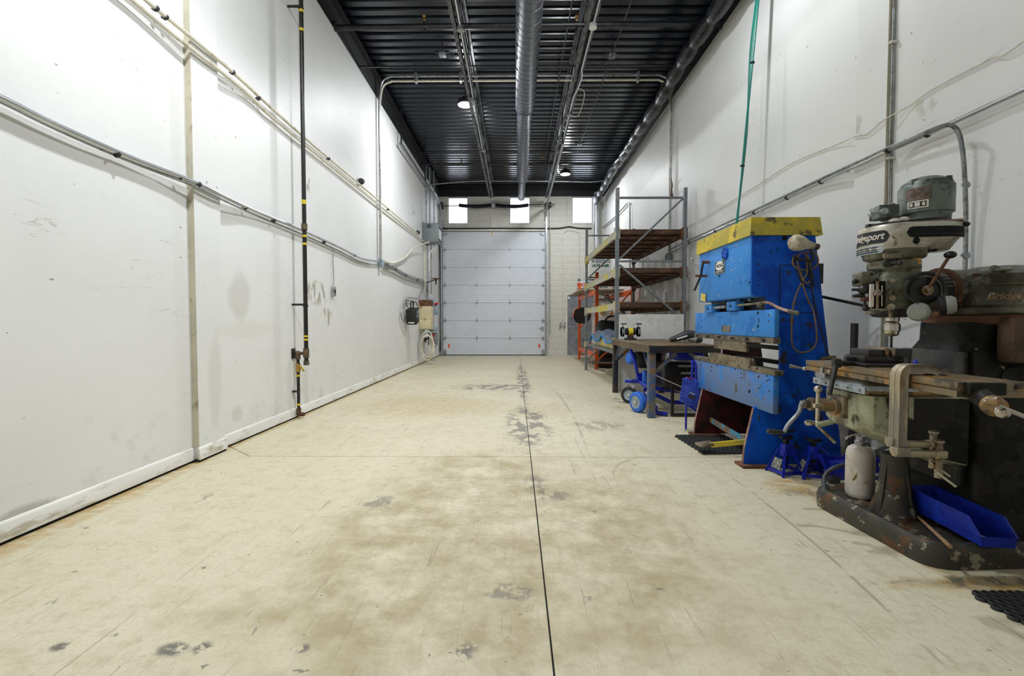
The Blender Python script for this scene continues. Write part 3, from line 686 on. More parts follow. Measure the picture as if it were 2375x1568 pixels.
for yp in (872, 940): q = onX(688, yp, x2).z; B().cyl((x2, yg, q-.012), (x2, yg, q+.012), .0195, n=12).build('yellow_band', 'yellow_paint', gp)
for yp, x in ((706, x1), (20, x1)): q = onX(700, yp, x).z; B().bb((XL, yg-.03, q-.012), (x, yg-.015, q+.012)).cyl((x, yg-.01, q-.012), (x, yg+.01, q-.010), .03, n=10).build('pipe_bracket', 'gas_black', gp)
q = onX(688, 908, x2).z; B().bb((XL, yg-.06, q-.01), (x2+.01, yg-.0, q+.01)).build('pipe_bracket', 'gas_black', gp)
B().bb((XL, yg-.06, zj-.06), (XL+.012, yg+.02, zj+.06)).build('wall_plate', 'gas_black', gp)
# switch with its cable
q = W(773, 676, .02)
sw = thing('wall_switch', 'small grey switch box hanging on left wall below a thin cable', 'switch', q)
B().box(q, (.05, .085, .14), None, .005).build('box', 'galvanised', sw); B().box(q+V((.03, 0, 0)), (.014, .02, .05)).build('toggle', 'dark_metal', sw)
B().tube([W(774, 577, .03), W(772, 600, .02), W(774, 640, .02), W(773, 668, .02)], .006, n=6, sm=3).build('cable', 'dull_conduit', sw)
def cap(x, y, lab):
    q = W(x, y, .01); t = thing('domed_fitting', lab, 'fitting', q, group='dark caps by the white conduits')
    B().lathe([(.05, 0), (.055, .02), (.05, .05), (.03, .08), (.005, .085)], q, (1, -.2, 0), 14).build('dome', 'dark_metal', t)
    B().cyl(q, q+V((0, -.12, 0)), .012, n=8).build('stub', 'dull_conduit', t)
cap(834, 421, 'dark domed cap beside the cream conduits, nearer one'); cap(967, 539, 'dark domed cap left of the grey transformer box')
# transformer box
q = onX(1000, 538, XL+.2); yt = q.y
tb = thing('transformer_box', 'grey louvred transformer box mounted high on left wall', 'transformer', (XL+.2, yt, onX(1000, 560, XL+.2).z))
a, c = onY(982, 561, yt-.3), onY(1015, 517, yt-.3)
B().bb((XL+.01, yt-.3, a.z), (XL+.46, yt+.3, c.z), .012).build('case', 'box_grey', tb)
B().bb((XL+.008, yt-.29, a.z-.02), (XL+.03, yt+.29, c.z+.02)).build('back_plate', 'box_grey', tb)
for z in (c.z-.08, c.z-.13): B().bb((XL+.14, yt-.306, z), (XL+.25, yt-.299, z+.025)).build('louvre', 'gap_black', tb)
B().bb((XL+.455, yt-.22, a.z+.12), (XL+.463, yt+.22, c.z-.15)).build('front_label', 'white_plastic', tb)
for z in (a.z+.05, c.z-.12): B().bb((XL+.455, yt-.25, z), (XL+.464, yt+.25, z+.05)).build('vent_strip', 'dark_metal', tb)
pc = thing('service_conduits', 'several slim pipes running vertically in the far left corner', 'conduit', (XL+.1, yt, 1.6))
for dx, dy, r, z0, z1 in ((.06, .0, .02, c.z, 5.7), (.12, .25, .02, c.z, 5.7), (.2, .5, .016, c.z, 5.7), (.08, -.35, .018, 2.0, a.z-.1), (.1, .0, .016, 2.0, a.z), (.14, .3, .016, 2.0, a.z)):
    B().cyl((XL+dx, yt+dy, z0), (XL+dx, yt+dy, z1), r, n=8).build('pipe', 'cream_pvc' if r == .018 else 'dull_conduit', pc)
B().tube([V((XL+.2, yt-.3, a.z)), W(960, 575, .1), W(940, 597, .06), W(912, 610, .05), W(893, 607, .05)], .022, n=8, sm=5).build('flexible_hose', 'cream_pvc', pc)
B().tube([V((XL+.35, yt, a.z)), V((XL+.3, yt, a.z-.15)), V((XL+.14, yt, a.z-.3)), V((XL+.12, yt+.1, a.z-.8))], .03, n=8, sm=4).build('flexible_conduit', 'white_plastic', pc)
single(B().tube([V((XL+.3, YE-.12, 4.35)), V((XL+.05, YE-.12, 4.3)), V((XL+.05, YE-.12, 3.2)), V((XL+.06, YE-.12, .9)), V((XL+.03, YE-.12, .15))], .02, n=8, sm=4), 'corner_cable', 'rubber_black', 'thick black cable running down the far left corner', 'cable')
# battery charger hung on the wall
q = W(957, 733, .18); ch = thing('battery_charger', 'black battery charger hung tilted on the left wall by its handle', 'charger', q)
rm_ = Euler((R(12), 0, 0)).to_matrix()
B().box(q, (.24, .34, .36), rm_, .012).build('case', 'rubber_black', ch)
B().box(q+rm_ @ V((.122, 0, .05)), (.006, .27, .17), rm_).build('front_panel', 'dark_metal', ch)
for z in (.1, .0): B().box(q+rm_ @ V((.126, 0, z)), (.004, .22, .05), rm_).build('display', 'box_grey', ch)
B().box(q+rm_ @ V((0, -.172, -.13)), (.14, .006, .03), rm_).build('label_strip', 'white_plastic', ch)
h = [rm_ @ V((0, -.13, .17)), rm_ @ V((0, -.13, .34)), rm_ @ V((0, .13, .34)), rm_ @ V((0, .13, .17))]
B().tube([q+i for i in h], .016, n=8).build('handle', 'rubber_black', ch)
B().tube([W(985, 655, .06), W(972, 690, .06), W(962, 692, .06), W(945, 692, .06), W(933, 715, .06), W(931, 735, .06), W(940, 750, .07), W(952, 752, .12), q+V((.0, 0, -.12))], .014, n=8, sm=4).build('power_cable', 'dull_conduit', ch)
B().tube([q+V((0, .1, .3)), W(958, 700, .1), W(950, 698, .06), W(942, 698, .06), W(945, 712, .08)], .01, n=6, sm=4).tube([q+V((0, .1, .3)), W(964, 700, .1), W(972, 715, .1), W(985, 700, .1)], .01, n=6, sm=4).build('clamp_leads', 'rubber_black', ch)
# panels in the corner
def panel(nm, lab, cat, x0, x1, ya, yb_, Yd, dep, m):
    A, D = onY(x0, yb_, Yd), onY(x1, ya, Yd); t = thing(nm, lab, cat, ((A.x+D.x)/2, Yd, A.z))
    return t, A, D
Yc = W(980, 730, .1).y
t, A, D = panel('cream_control_box', 'cream control cabinet with brown top box on left wall', 'cabinet', 973, 999, 710, 764, Yc, .3, 'cream')
mat('cream_paint', (.66, .58, .36), .5, c2=(.5, .42, .25), a2=.1)
zm = A.z+(D.z-A.z)*.44
B().bb((XL, Yc, A.z), (D.x, Yc+.4, D.z), .01).build('case', 'cream_paint', t)
for z0, z1 in ((A.z+.01, zm-.008), (zm+.008, D.z-.01)): B().bb((XL+.02, Yc-.012, z0), (D.x-.01, Yc, z1), .004).build('door', 'cream_paint', t)
B().bb((XL, Yc+.02, D.z), (D.x, Yc+.36, D.z+.17)).build('top_box', 'rust', t); B().box(((XL+D.x)/2, Yc-.02, zm), (.04, .02, .05)).build('latch', 'galvanised', t)
hc = thing('hanging_hose', 'cream hose coiled in loops and hanging below cream cabinet', 'hose', ((XL+D.x)/2, Yc, .35))
for k in range(6):
    cx, cz = XL+.18+.02*k, A.z-.42-.04*(k % 3); w_, h_ = .12+.012*k, .30+.03*(k % 4)
    B().tube([(cx+w_*math.cos(2*PI*i/14)+.02*math.sin(k), Yc-.02-.03*k+.02*math.sin(4*PI*i/14), cz+h_*math.sin(2*PI*i/14)) for i in range(14)], .02, n=8, sm=3, closed=True).build('loop', 'cream_pvc', hc)
B().tube([(XL+.15, Yc, A.z-.02), (XL+.12, Yc, A.z-.2), (XL+.2, Yc-.06, A.z-.35)], .02, n=8, sm=3).tube([(XL+.3, Yc, A.z-.02), (XL+.28, Yc, A.z-.2), (XL+.18, Yc-.05, A.z-.3)], .018, n=8, sm=3).build('tail', 'rubber_black', hc)
Yq = Yc+.75
for nm, lab, cat, x0, x1, ya, yb_, m, yy in (('grey_trunking', 'pale blue grey panel standing behind cream cabinet', 'panel', 990, 1004, 690, 766, 'box_blue_grey', Yc+.42), ('disconnect_switch', 'blue grey disconnect switch with red lever in far left corner', 'switch', 1000, 1016, 700, 730, 'box_blue_grey', Yq), ('wire_trough', 'blue grey wiring trough below the disconnect switch', 'box', 992, 1014, 757, 770, 'box_blue_grey', Yq-.2), ('button_station', 'grey control box with red buttons low in far left corner', 'control box', 992, 1013, 772, 800, 'box_grey', Yq-.1)):
    t, A, D = panel(nm, lab, cat, x0, x1, ya, yb_, yy, .2, m)
    B().bb((A.x, yy, A.z), (D.x, yy+.22, D.z), .008).build('case', m, t)
    B().bb((A.x+.02, yy-.012, A.z+.03), (D.x-.02, yy, D.z-.03), .004).build('cover', m, t)
    B().bb((XL, yy+.19, A.z+(D.z-A.z)*.4), (D.x-.01, yy+.215, A.z+(D.z-A.z)*.6)).build('mounting_rail', 'galvanised', t)
    if nm[0] == 'd': B().box((D.x-.05, yy-.05, D.z-.06), (.16, .05, .05), (0, R(-15), 0), .008).build('lever', 'red_paint', t)
    if nm[0] == 'b':
        for z in (.35, .8): B().cyl((D.x-.09, yy-.06, A.z+(D.z-A.z)*z), (D.x-.09, yy, A.z+(D.z-A.z)*z), .035, n=12).build('push_button', 'red_paint', t)
        B().tube([(A.x+.1, yy+.1, A.z), (A.x+.14, yy+.05, A.z-.12), (A.x+.24, yy+.05, A.z-.02)], .014, n=6, sm=4).build('cable', 'rubber_black', t)
q = onY(1012, 647, Yq)
vw = thing('rusty_bracket', 'rusty round plate bracket sticking out of the far left corner', 'bracket', q)
B().cyl(q, q+V((0, 0, .015)), .15, n=20).build('plate', 'rust', vw); B().cyl(q+V((-.02, 0, -.16)), q, .02, n=8).bar(q+V((0, 0, -.02)), V((XL, q.y, q.z-.12)), .02, .03).build('arm', 'dark_metal', vw)
# ------------------------------------------------------------------ right wall runs
def WR(x, y, off=.03): return onX(x, y, XR-off)
rc = thing('wall_conduit', 'long steel conduit climbing along the right wall towards the camera', 'conduit', WR(1800, 472))
PR = [(2400, 196), (2300, 242), (2195, 291), (2100, 333), (2055, 352), (2010, 374), (1965, 394), (1900, 424), (1830, 457), (1740, 499), (1650, 540), (1560, 582), (1549, 588)]
B().tube([V((XR-.05, -2, WR(2400, 196, .05).z)), WR(2400, 196, .05)+V((0, -.7, 0)), WR(2400, 196, .05)+V((0, -.3, 0))]+[WR(x, y, .09 if 1960 < x < 2070 else .05) for x, y in PR], .017, n=10, sm=3).build('conduit', 'bright_conduit', rc)
B().tube([WR(x, y-7, .095 if 1960 < x < 2070 else .055) for x, y in PR[3:]], .011, n=6, sm=3).build('second_conduit', 'dull_conduit', rc)
clips(rc, [WR(2150, 312, .05), WR(2060, 350, .095), WR(1965, 394, .06), WR(1905, 422, .05), WR(1826, 459, .05), WR(1750, 494, .05), WR(1660, 536, .05), WR(1600, 563, .05)])
fx = thing('flexible_conduit', 'ribbed metal flexible conduit arching off the wall down behind the mill', 'conduit', WR(2238, 640))
pts = smooth_pts([WR(2062, 346, .10), WR(2110, 325, .10), WR(2160, 302, .11), WR(2200, 290, .12), WR(2222, 305, .12), WR(2232, 345, .10), WR(2237, 400, .08), WR(2240, 480, .06), WR(2240, 560, .05), WR(2238, 640, .05)], 110)
B().tube(pts, [.0115, .014, .0145, .0125]*(len(pts)//4+1), n=7).build('hose', 'dull_conduit', fx)
clips(fx, [WR(2241, 428, .06), WR(2241, 592, .05)], 'galvanised')
tc = single(B().tube([V((XR-.03, -.5, 3.5)), V((XR-.03, 1.2, 3.15)), WR(2400, 78, .03), WR(2300, 135, .02), WR(2200, 187, .02), WR(2150, 215, .02), WR(2110, 245, .02), WR(2050, 278, .07), WR(2010, 312, .07), WR(1985, 316, .07), WR(1930, 340, .02), WR(1840, 377, .02), WR(1760, 428, .02), WR(1660, 490, .02), WR(1600, 522, .03), WR(1575, 535, .02), WR(1520, 560, .02)], .005, n=6, sm=4), 'thin_cable', 'cream_pvc', 'thin pale cable drooping across the right wall above the conduit', 'cable')
pb = thing('pilaster_cables', 'bundle of grey cables clipped up the pilaster on right wall', 'cable', (XR-.07, 3.76, .9))
for k in range(2):
    B().tube([(XR-.015-.014*k+.004*math.sin(z*3+k*2), 3.765+.004*math.cos(z*5+k), z) for z in [5.4, 4.8, 4.2, 3.6, 3.0, 2.6, 2.2, 1.8, 1.4, 1.0, .7]], .005, n=6, sm=3).build('cable', 'dull_conduit', pb)
for z in (4.3, 3.35, 2.45, 1.5): B().box((XR-.025, 3.755, z), (.06, .03, .014)).build('clip', 'white_plastic', pb)
gh = thing('green_hose', 'bundle of green air hoses hanging from ceiling behind the press brake', 'hose', (2.6, 5, 2.0))
A, D = onX(1762, -30, 2.80), onX(1707, 540, 2.62)
for k in range(3):
    B().tube([A+V((0, .02*k, 0)), A.lerp(D, .25)+V((-.01*k, .016*k, 0)), A.lerp(D, .6)+V((.012*k, .012*k, 0)), D+V((0, .012*k, 0))], .012, n=8, sm=6).build('hose', 'green_hose', gh) if 'green_hose' in MATS else (mat('green_hose', (.0, .20, .15), .35), B().tube([A, A.lerp(D, .3), D], .012, n=8, sm=6).build('hose', 'green_hose', gh))
for u_ in (.3, .72): q = A.lerp(D, u_); B().lathe([(.024, -.008), (.027, 0), (.024, .008)], q, A-D, 12).build('cable_tie', 'rubber_black', gh)
q = WR(1546, 590, .05); q.y = y0v
jb2 = thing('junction_box', 'small grey junction box on right wall below two vertical conduits', 'box', q+V((0, 0, -.15)))
B().box(V((XR-.06, y0v+.03, 2.40)), (.09, .13, .15), None, .006).build('box', 'box_blue_grey', jb2); B().cyl((XR-.11, y0v+.03, 2.4), (XR-.105, y0v+.03, 2.4), .03, n=10).build('knockout', 'dark_metal', jb2)
q = WR(1560, 458, .03)
single(B().tube([q, q+V((-.03, -.02, .12)), q+V((-.02, -.03, .22)), q+V((-.06, -.08, .34))], lambda u: .018-.012*u, n=6, sm=4).tube([q+V((-.02, 0, .03)), q+V((-.04, -.06, .07)), q+V((-.05, -.1, .14))], lambda u: .012-.006*u, n=6, sm=4), 'bent_wire_hook', 'rust', 'small twisted brown hook on right wall above the grey rack', 'hook')
hr = single(B().tube([WR(1398, 528, .05), WR(1430, 500, .05), WR(1456, 470, .05), WR(1460, 472, .05), WR(1461, 490, .05), WR(1461, 640, .05)], .02, n=8, sm=0), 'bent_conduit', 'dull_conduit', 'bent grey conduit on far right wall behind top of rack', 'conduit')
# ------------------------------------------------------------------ grey pallet rack
mat('rack_grey', (.17, .19, .215), .45, .35, c2=(.26, .25, .22), a2=.25, s2=11)
mat('beam_cream', (.48, .46, .36), .55, c2=(.62, .50, .06), a2=.26, s2=2.6, c3=(.22, .2, .16), a3=.16, soft=.03)
mat('rust_deck', (.16, .075, .035), .7, .2, c2=(.07, .035, .022), a2=.45, s2=3, c3=(.24, .13, .06), a3=.1, s3=8)
RX0, RX1, RY0, RY1, RZ = 1.70, 2.83, 7.90, 11.30, 3.40
rk = thing('grey_pallet_rack', 'tall grey steel pallet rack with rusty decks along right wall', 'rack', ((RX0+RX1)/2, (RY0+RY1)/2, 0))
def post(b, x, y, z1, s, w_=.054, d=.07, t=.006):
    a, c, e, f, k = x-w_/2, x+w_/2, y-d/2, y+d/2, .016
    b.prism([(a, e, 0), (c, e, 0), (c, f, 0), (c-k, f, 0), (c-k, f-t, 0), (c-t, f-t, 0), (c-t, e+t, 0), (a+t, e+t, 0), (a+t, f-t, 0), (a+k, f-t, 0), (a+k, f, 0), (a, f, 0)], (0, 0, z1))
hole = B().cyl((0, -.0385, 0), (0, -.034, 0), .011, n=8).mesh('slot', 'gap_black')
for x, y in ((RX0, RY0), (RX1, RY0), (RX0, RY1), (RX1, RY1)):
    b = B(); post(b, x, y, RZ, 1); po = b.build('post', 'rack_grey', rk)
    B().bb((x-.06, y-.06, 0), (x+.06, y+.06, .008)).build('foot_plate', 'rack_grey', rk)
def brc(a, c): B().bar(a, c, .045, .03).build('brace', 'rack_grey', rk)
for y in (RY0, RY1):
    xa, xb = RX0+.04, RX1-.04
    for z in (3.24, 2.18, .18): brc((xa, y, z), (xb, y, z))
    brc((xa, y+.0, 2.22), (xb, y+.0, 3.22)); brc((xa, y, 2.12), (xb, y, 1.22)); brc((xa, y, .26), (xb, y, 1.18))
LV = [2.60, 1.95, 1.37, .61]
for i, z in enumerate(LV):
    hb_ = .11 if i < 3 else .05
    for x, s in ((RX0, 1), (RX1, -1)):
        b = B(); x_ = x+s*.01
        b.bb((x_-.022, RY0+.04, z), (x_+.022, RY1-.04, z+hb_)); b.bb((x_-s*.026, RY0+.04, z+hb_-.012), (x_-s*.03+s*.01, RY1-.04, z+hb_+.006)).bb((x_-s*.026, RY0+.04, z-.006), (x_-s*.03+s*.01, RY1-.04, z+.012))
        b.build('beam', ('beam_cream' if s == 1 else 'rust_deck') if i < 3 else 'rack_grey', rk)
        for y in (RY0+.02, RY1-.02): B().bb((x-.045, y-.04, z-.04), (x+.045, y+.04, z+hb_+.03)).bb((x-.05, y-.03, z-.06), (x-.02, y+.0, z-.03)).build('connector', 'beam_cream' if s == 1 else 'rust', rk)
    if i < 3:
        n = 7; wd = (RY1-RY0-.1)/n
        pm = B().prism([(0, 0, .05), (0, 0, -.03), (0, .004, -.03), (0, .004, 0), (0, wd*.62, 0), (0, wd*.62, -.02), (0, wd*.62+.004, -.02), (0, wd*.62+.004, .05)], (RX1-RX0-.03, 0, 0)).mesh('deck_plank', 'rust_deck')
        for k in range(n):
            o = link('deck_plank', pm, rk, True); o.location = (RX0+.015-(RX0+RX1)/2, RY0+.05+k*wd-(RY0+RY1)/2, z+hb_-.035)
# ------------------------------------------------------------------ orange rack behind
mat('orange_paint', (.80, .12, .012), .4, c2=(.6, .09, .02), a2=.2)
OX0, OX1, OY0, OY1, OZ = 1.98, 2.86, 11.48, 14.6, 2.38
ok = thing('orange_pallet_rack', 'bright orange pallet rack beyond the grey rack near door', 'rack', ((OX0+OX1)/2, (OY0+OY1)/2, 0))
for x, y in ((OX0, OY0), (OX1, OY0), (OX0, OY1), (OX1, OY1)):
    b = B(); post(b, x, y, OZ, 1, .075, .07); b.build('post', 'orange_paint', ok)
for y in (OY0, OY1):
    B().bar((OX0, y, .95), (OX1, y, 1.95), .04, .03).build('brace', 'orange_paint', ok); B().bar((OX0, y, .2), (OX1, y, .95), .04, .03).build('brace', 'orange_paint', ok); B().bar((OX0, y, .15), (OX1, y, .15), .04, .03).build('brace', 'orange_paint', ok)
for z in (1.84, .27):
    for x in (OX0, OX1): B().bb((x-.025, OY0, z), (x+.025, OY1, z+.13), .006).build('beam', 'orange_paint', ok)
mat('plywood', (.42, .35, .24), .65, c2=(.3, .24, .15), a2=.4, s2=5, st=(1, .2, 1))
mat('grey_steel_sheet', (.34, .35, .36), .5, .3)
single(B().bb((OX0-.28, OY0+.9, 2.0), (OX1, OY1+.1, 2.03)), 'plywood_shelf', 'plywood', 'plywood sheet lying across orange rack and jutting out by door', 'board')
# air dryer on top
mat('appliance_white', (.74, .75, .73), .4)
mat('green_ink', (.02, .16, .09), .5)
q0, q1 = onY(1366, 672, 13.6), onY(1419, 590, 13.6)
ad = thing('air_dryer', 'white compressed air dryer cabinet with green logo and louvres on orange rack', 'air dryer', ((q0.x+q1.x)/2, 13.9, 2.03))
B().bb((q0.x, 13.6, 2.03), (q1.x, 14.3, q1.z), .012).build('cabinet', 'appliance_white', ad)
zc = lambda yy: onY(1392, yy, 13.6).z
B().bb((q0.x+.05, 13.585, zc(610)), (q1.x-.03, 13.602, zc(593))).build('control_panel', 'white_plastic', ad)
B().bb(onY(1382, 610, 13.58), onY(1405, 593.5, 13.6)).build('gauge_plate', 'box_blue_grey', ad)
for yy in (597, 606): q = onY(1375, yy, 13.585); B().cyl(q, q+V((0, -.015, 0)), .045, n=16).build('dial', 'galvanised', ad)
for k in range(4): B().bb(onY(1408, 595+k*4, 13.58), onY(1416, 597+k*4, 13.586)).build('label_strip', 'box_grey', ad)
put_text('ULTRA-AIR', .10, onY(1393, 616.5, 13.596), (1, 0, 0), (0, 0, 1), 'green_ink', ad, .002, 0, .006)
B().bb((q0.x-.005, 13.59, zc(645)), (q1.x+.005, 14.3, zc(642.5))).build('dark_seam', 'rubber_black', ad)
for k in range(5): x = q0.x+.14+k*.085; B().bb((x, 13.59, zc(668)), (x+.06, 13.602, zc(658))).build('louvre', 'box_grey', ad)
q = onY(1415, 663, 13.59); B().cyl(q, q+V((0, -.015, 0)), .03, n=12).build('port', 'brass', ad)
# tall air receiver inside the orange rack
mat('tank_paint', (.62, .58, .56), .35, c2=(.5, .43, .42), a2=.3, s2=2)
tc_ = onY(1408, 700, 13.0); tx = tc_.x; tr = .42
ar = thing('air_receiver', 'large pale upright air tank standing inside the orange rack', 'tank', (tx, 13.0, 0))
B().lathe([(.05, .32), (tr*.7, .36), (tr*.95, .44), (tr, .54), (tr, 1.58), (tr*.95, 1.68), (tr*.8, 1.76), (tr*.5, 1.81), (.05, 1.83)], (tx, 13.0, 0), n=36).build('vessel', 'tank_paint', ar)
B().lathe([(tr+.004, 1.57), (tr+.008, 1.58), (tr+.004, 1.59)], (tx, 13.0, 0), n=36).build('seam', 'tank_paint', ar)
for a in range(3): an = a*2.1; B().bar((tx+.34*math.cos(an), 13+.34*math.sin(an), 0), (tx+.34*math.cos(an), 13+.34*math.sin(an), .5), .08, .05).build('leg', 'tank_paint', ar)
B().tube([(tx-.04, 13, 1.82), (tx-.04, 13, 1.9), (tx+.04, 13, 1.9), (tx+.04, 13, 1.82)], .012, n=6, sm=3).build('lifting_eye', 'dark_metal', ar)
B().cyl((tx-.2, 13-.38, 1.4), (tx-.22, 13-.46, 1.4), .05, n=14).build('gauge', 'brass', ar)
cb = thing('compressor_base', 'black compressor motor and frame low in orange rack', 'compressor', (2.4, 12.2, 0))
B().bb((2.05, 11.7, .04), (2.8, 12.5, .12)).build('skid', 'rubber_black', cb)
B().cyl((2.15, 12.1, .38), (2.7, 12.1, .38), .2, n=20).build('motor', 'rubber_black', cb); B().bb((2.15, 11.95, .12), (2.7, 12.25, .24)).build('motor_mount', 'dark_metal', cb)
B().cyl((2.10, 12.1, .38), (2.15, 12.1, .38), .14, n=20).build('pulley', 'box_grey', cb)
# hose reel hung on the orange post
q = V((OX0-.16, 12.9, onX(1362, 731, OX0-.1).z))
hr_ = thing('hose_reel', 'round black hose reel hanging on front of orange rack', 'hose reel', q+V((0, 0, -.22)))
ax = V((.25, -1, 0)).normalized()
B().lathe([(.03, -.1), (.22, -.1), (.225, -.085), (.1, -.08), (.1, .08), (.225, .085), (.22, .1), (.03, .1)], q, ax, 28).build('spool', 'rubber_black', hr_)
B().bar(q+V((0, .05, .1)), V((OX0, 12.9, q.z+.2)), .05, .03).build('mount', 'dark_metal', hr_)
B().tube([q+V((-.1, -.1, .2)), q+V((-.2, -.1, .16)), q+V((-.25, -.1, 0)), q+V((-.25, -.1, -.06))], .012, n=6, sm=4).build('hose_tail', 'orange_paint', hr_)
# blanket heap on the low shelf
mat('blanket', (.105, .13, .19), .9, c2=(.16, .19, .25), a2=.5, s2=30, bump=1.0, sb=40)
mat('blue_trim', (.01, .22, .62), .7)
mat('card_yellow', (.62, .52, .16), .7, c2=(.6, .58, .5), a2=.35, s2=4)
zb = .66
bx = single(B().box((2.12, 9.6, zb+.10), (.76, 2.3, .2), None, .03), 'yellow_sack_stack', 'card_yellow', 'flat yellow and cream sack on low rack shelf under blanket', 'sack')
bl = thing('moving_blanket', 'quilted blue moving blanket draped over sacks on low rack shelf', 'blanket', (2.1, 9.5, zb+.2))
n = 26; b = B(); vs = []; fs = []
for i in range(n+1):
    for j in range(n+1):
        u, v = i/n*2-1, j/n*2-1; x, y = 2.12+u*.55, 9.55+v*1.25; r = max(abs(u), abs(v))
        z = zb+.205+.14*max(0, 1-(u*u*.8+v*v*.9))+.025*math.sin(u*9+v*4)+.02*math.sin(v*13-u*5)
        edge = max(0, r-.72)/.28; z -= edge*((.07+.05*math.sin(v*7)) if u < -.7 else .08)
        if u < -.7: x = 2.12-.385-(abs(u)-.7)*.12*1.0
        vs.append((x, y, z))
for i in range(n):
    for j in range(n): a = i*(n+1)+j; fs.append((a, a+1, a+n+2, a+n+1))
b.add(vs, fs); b.build('cloth', 'blanket', bl)
ed = [V(vs[j]) for j in range(n+1)]+[V(vs[i*(n+1)+n]) for i in range(1, n+1)]+[V(vs[n*(n+1)+j]) for j in range(n-1, -1, -1)]+[V(vs[i*(n+1)]) for i in range(n-1, 0, -1)]
B().tube(ed, .016, n=6, closed=True).build('binding', 'blue_trim', bl)
kb = thing('black_padded_case', 'black padded case resting behind blanket on low rack shelf', 'case', (2.3, 10.6, zb))
B().box((2.25, 10.75, zb+.27), (.8, .5, .5), (0, .1, 0), .12).build('body', 'rubber_black', kb); B().tube([(2.0, 10.6, zb+.5), (2.1, 10.55, zb+.62), (2.35, 10.55, zb+.62), (2.45, 10.6, zb+.5)], .02, n=8, sm=4).build('handle', 'rubber_black', kb)
# white sheet boards
mat('white_board', (.70, .70, .69), .5, c2=(.62, .61, .58), a2=.3, s2=3)
bm2 = B(); A, D = onY(1436, 729, 7.80), onY(1586, 729, 7.80)
single(bm2.bb((A.x, 7.79, .0), (D.x, 7.815, A.z)), 'white_board', 'white_board', 'large white sheet standing on edge behind the work bench', 'board')
single(B().prism([(2.955, 8.3, 0), (2.975, 8.3, 0), (2.975, 8.3, 2.05), (2.955, 8.3, 2.05)], (0, 2.3, 0)), 'white_board', 'white_board', 'white wall sheet leaning inside the grey rack against wall', 'board')
single(B().prism([(2.93, 9.2, 0), (2.95, 9.2, 0), (2.95, 9.2, 1.75), (2.93, 9.2, 1.75)], (0, 1.9, 0)), 'beige_board', 'trim_white', 'off-white scuffed sheet leaning low inside the grey rack', 'board')
# ------------------------------------------------------------------ work bench
mat('bench_steel', (.22, .155, .085), .55, .3, c2=(.14, .10, .06), a2=.4, s2=3, c3=(.30, .23, .14), a3=.15, s3=7)
mat('bench_leg', (.17, .16, .14), .55, .3, c2=(.07, .13, .26), a2=.35, s2=7, c3=(.28, .13, .04), a3=.3, s3=10)
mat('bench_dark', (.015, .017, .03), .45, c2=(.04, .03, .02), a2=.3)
A, D = onY(1505, 801, 5.55), onY(1673, 801, 5.55)
bx0, bx1, by0, by1, bz = A.x, D.x, 5.55, 7.70, A.z
bn = thing('steel_work_bench', 'rusty steel plate work bench on angle iron legs', 'work bench', ((bx0+bx1)/2, (by0+by1)/2, 0))
B().bb((bx0, by0, bz-.012), (bx1, by1, bz), .003).build('top_plate', 'bench_steel', bn)
hb_ = .09
B().bb((bx0+.002, by0+.002, bz-hb_), (bx1, by0+.010, bz-.012)).bb((bx0+.002, by0-.006, bz-hb_), (bx1, by0+.03, bz-hb_+.008)).build('end_channel', 'bench_dark', bn)  # near end lies in shade, its blue-black is put into the colour
B().bb((bx0+.002, by0, bz-hb_), (bx0+.010, by1, bz-.012)).bb((bx0-.01, by0, bz-hb_), (bx0+.03, by1, bz-hb_+.008)).bb((bx0-.008, by0, bz-.016), (bx0+.01, by1, bz-.002)).build('side_channel', 'bench_steel', bn)
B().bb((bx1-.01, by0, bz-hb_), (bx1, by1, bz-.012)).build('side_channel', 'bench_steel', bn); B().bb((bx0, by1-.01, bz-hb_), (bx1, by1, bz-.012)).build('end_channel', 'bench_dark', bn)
for x, y, sx, sy in ((bx0+.05, by0+.06, 1, 1), (bx0+.05, by1-.06, 1, -1), (bx1-.05, by0+.06, -1, 1), (bx1-.05, by1-.06, -1, -1)):
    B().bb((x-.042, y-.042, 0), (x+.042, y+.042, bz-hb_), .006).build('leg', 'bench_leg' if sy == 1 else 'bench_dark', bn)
    B().bar((x+sx*.03, y, bz-.34), (x+sx*.30, y, bz-hb_), .012, .045).build('brace', 'bench_leg', bn); B().bar((x, y+sy*.03, bz-.34), (x, y+sy*.30, bz-hb_), .045, .012).build('brace', 'bench_leg', bn)
B().tube([(bx0+.09, by0+.06, bz-.36), (bx1-.1, by0+.1, .22)], .005, n=6).build('tie_wire', 'bright_conduit', bn)
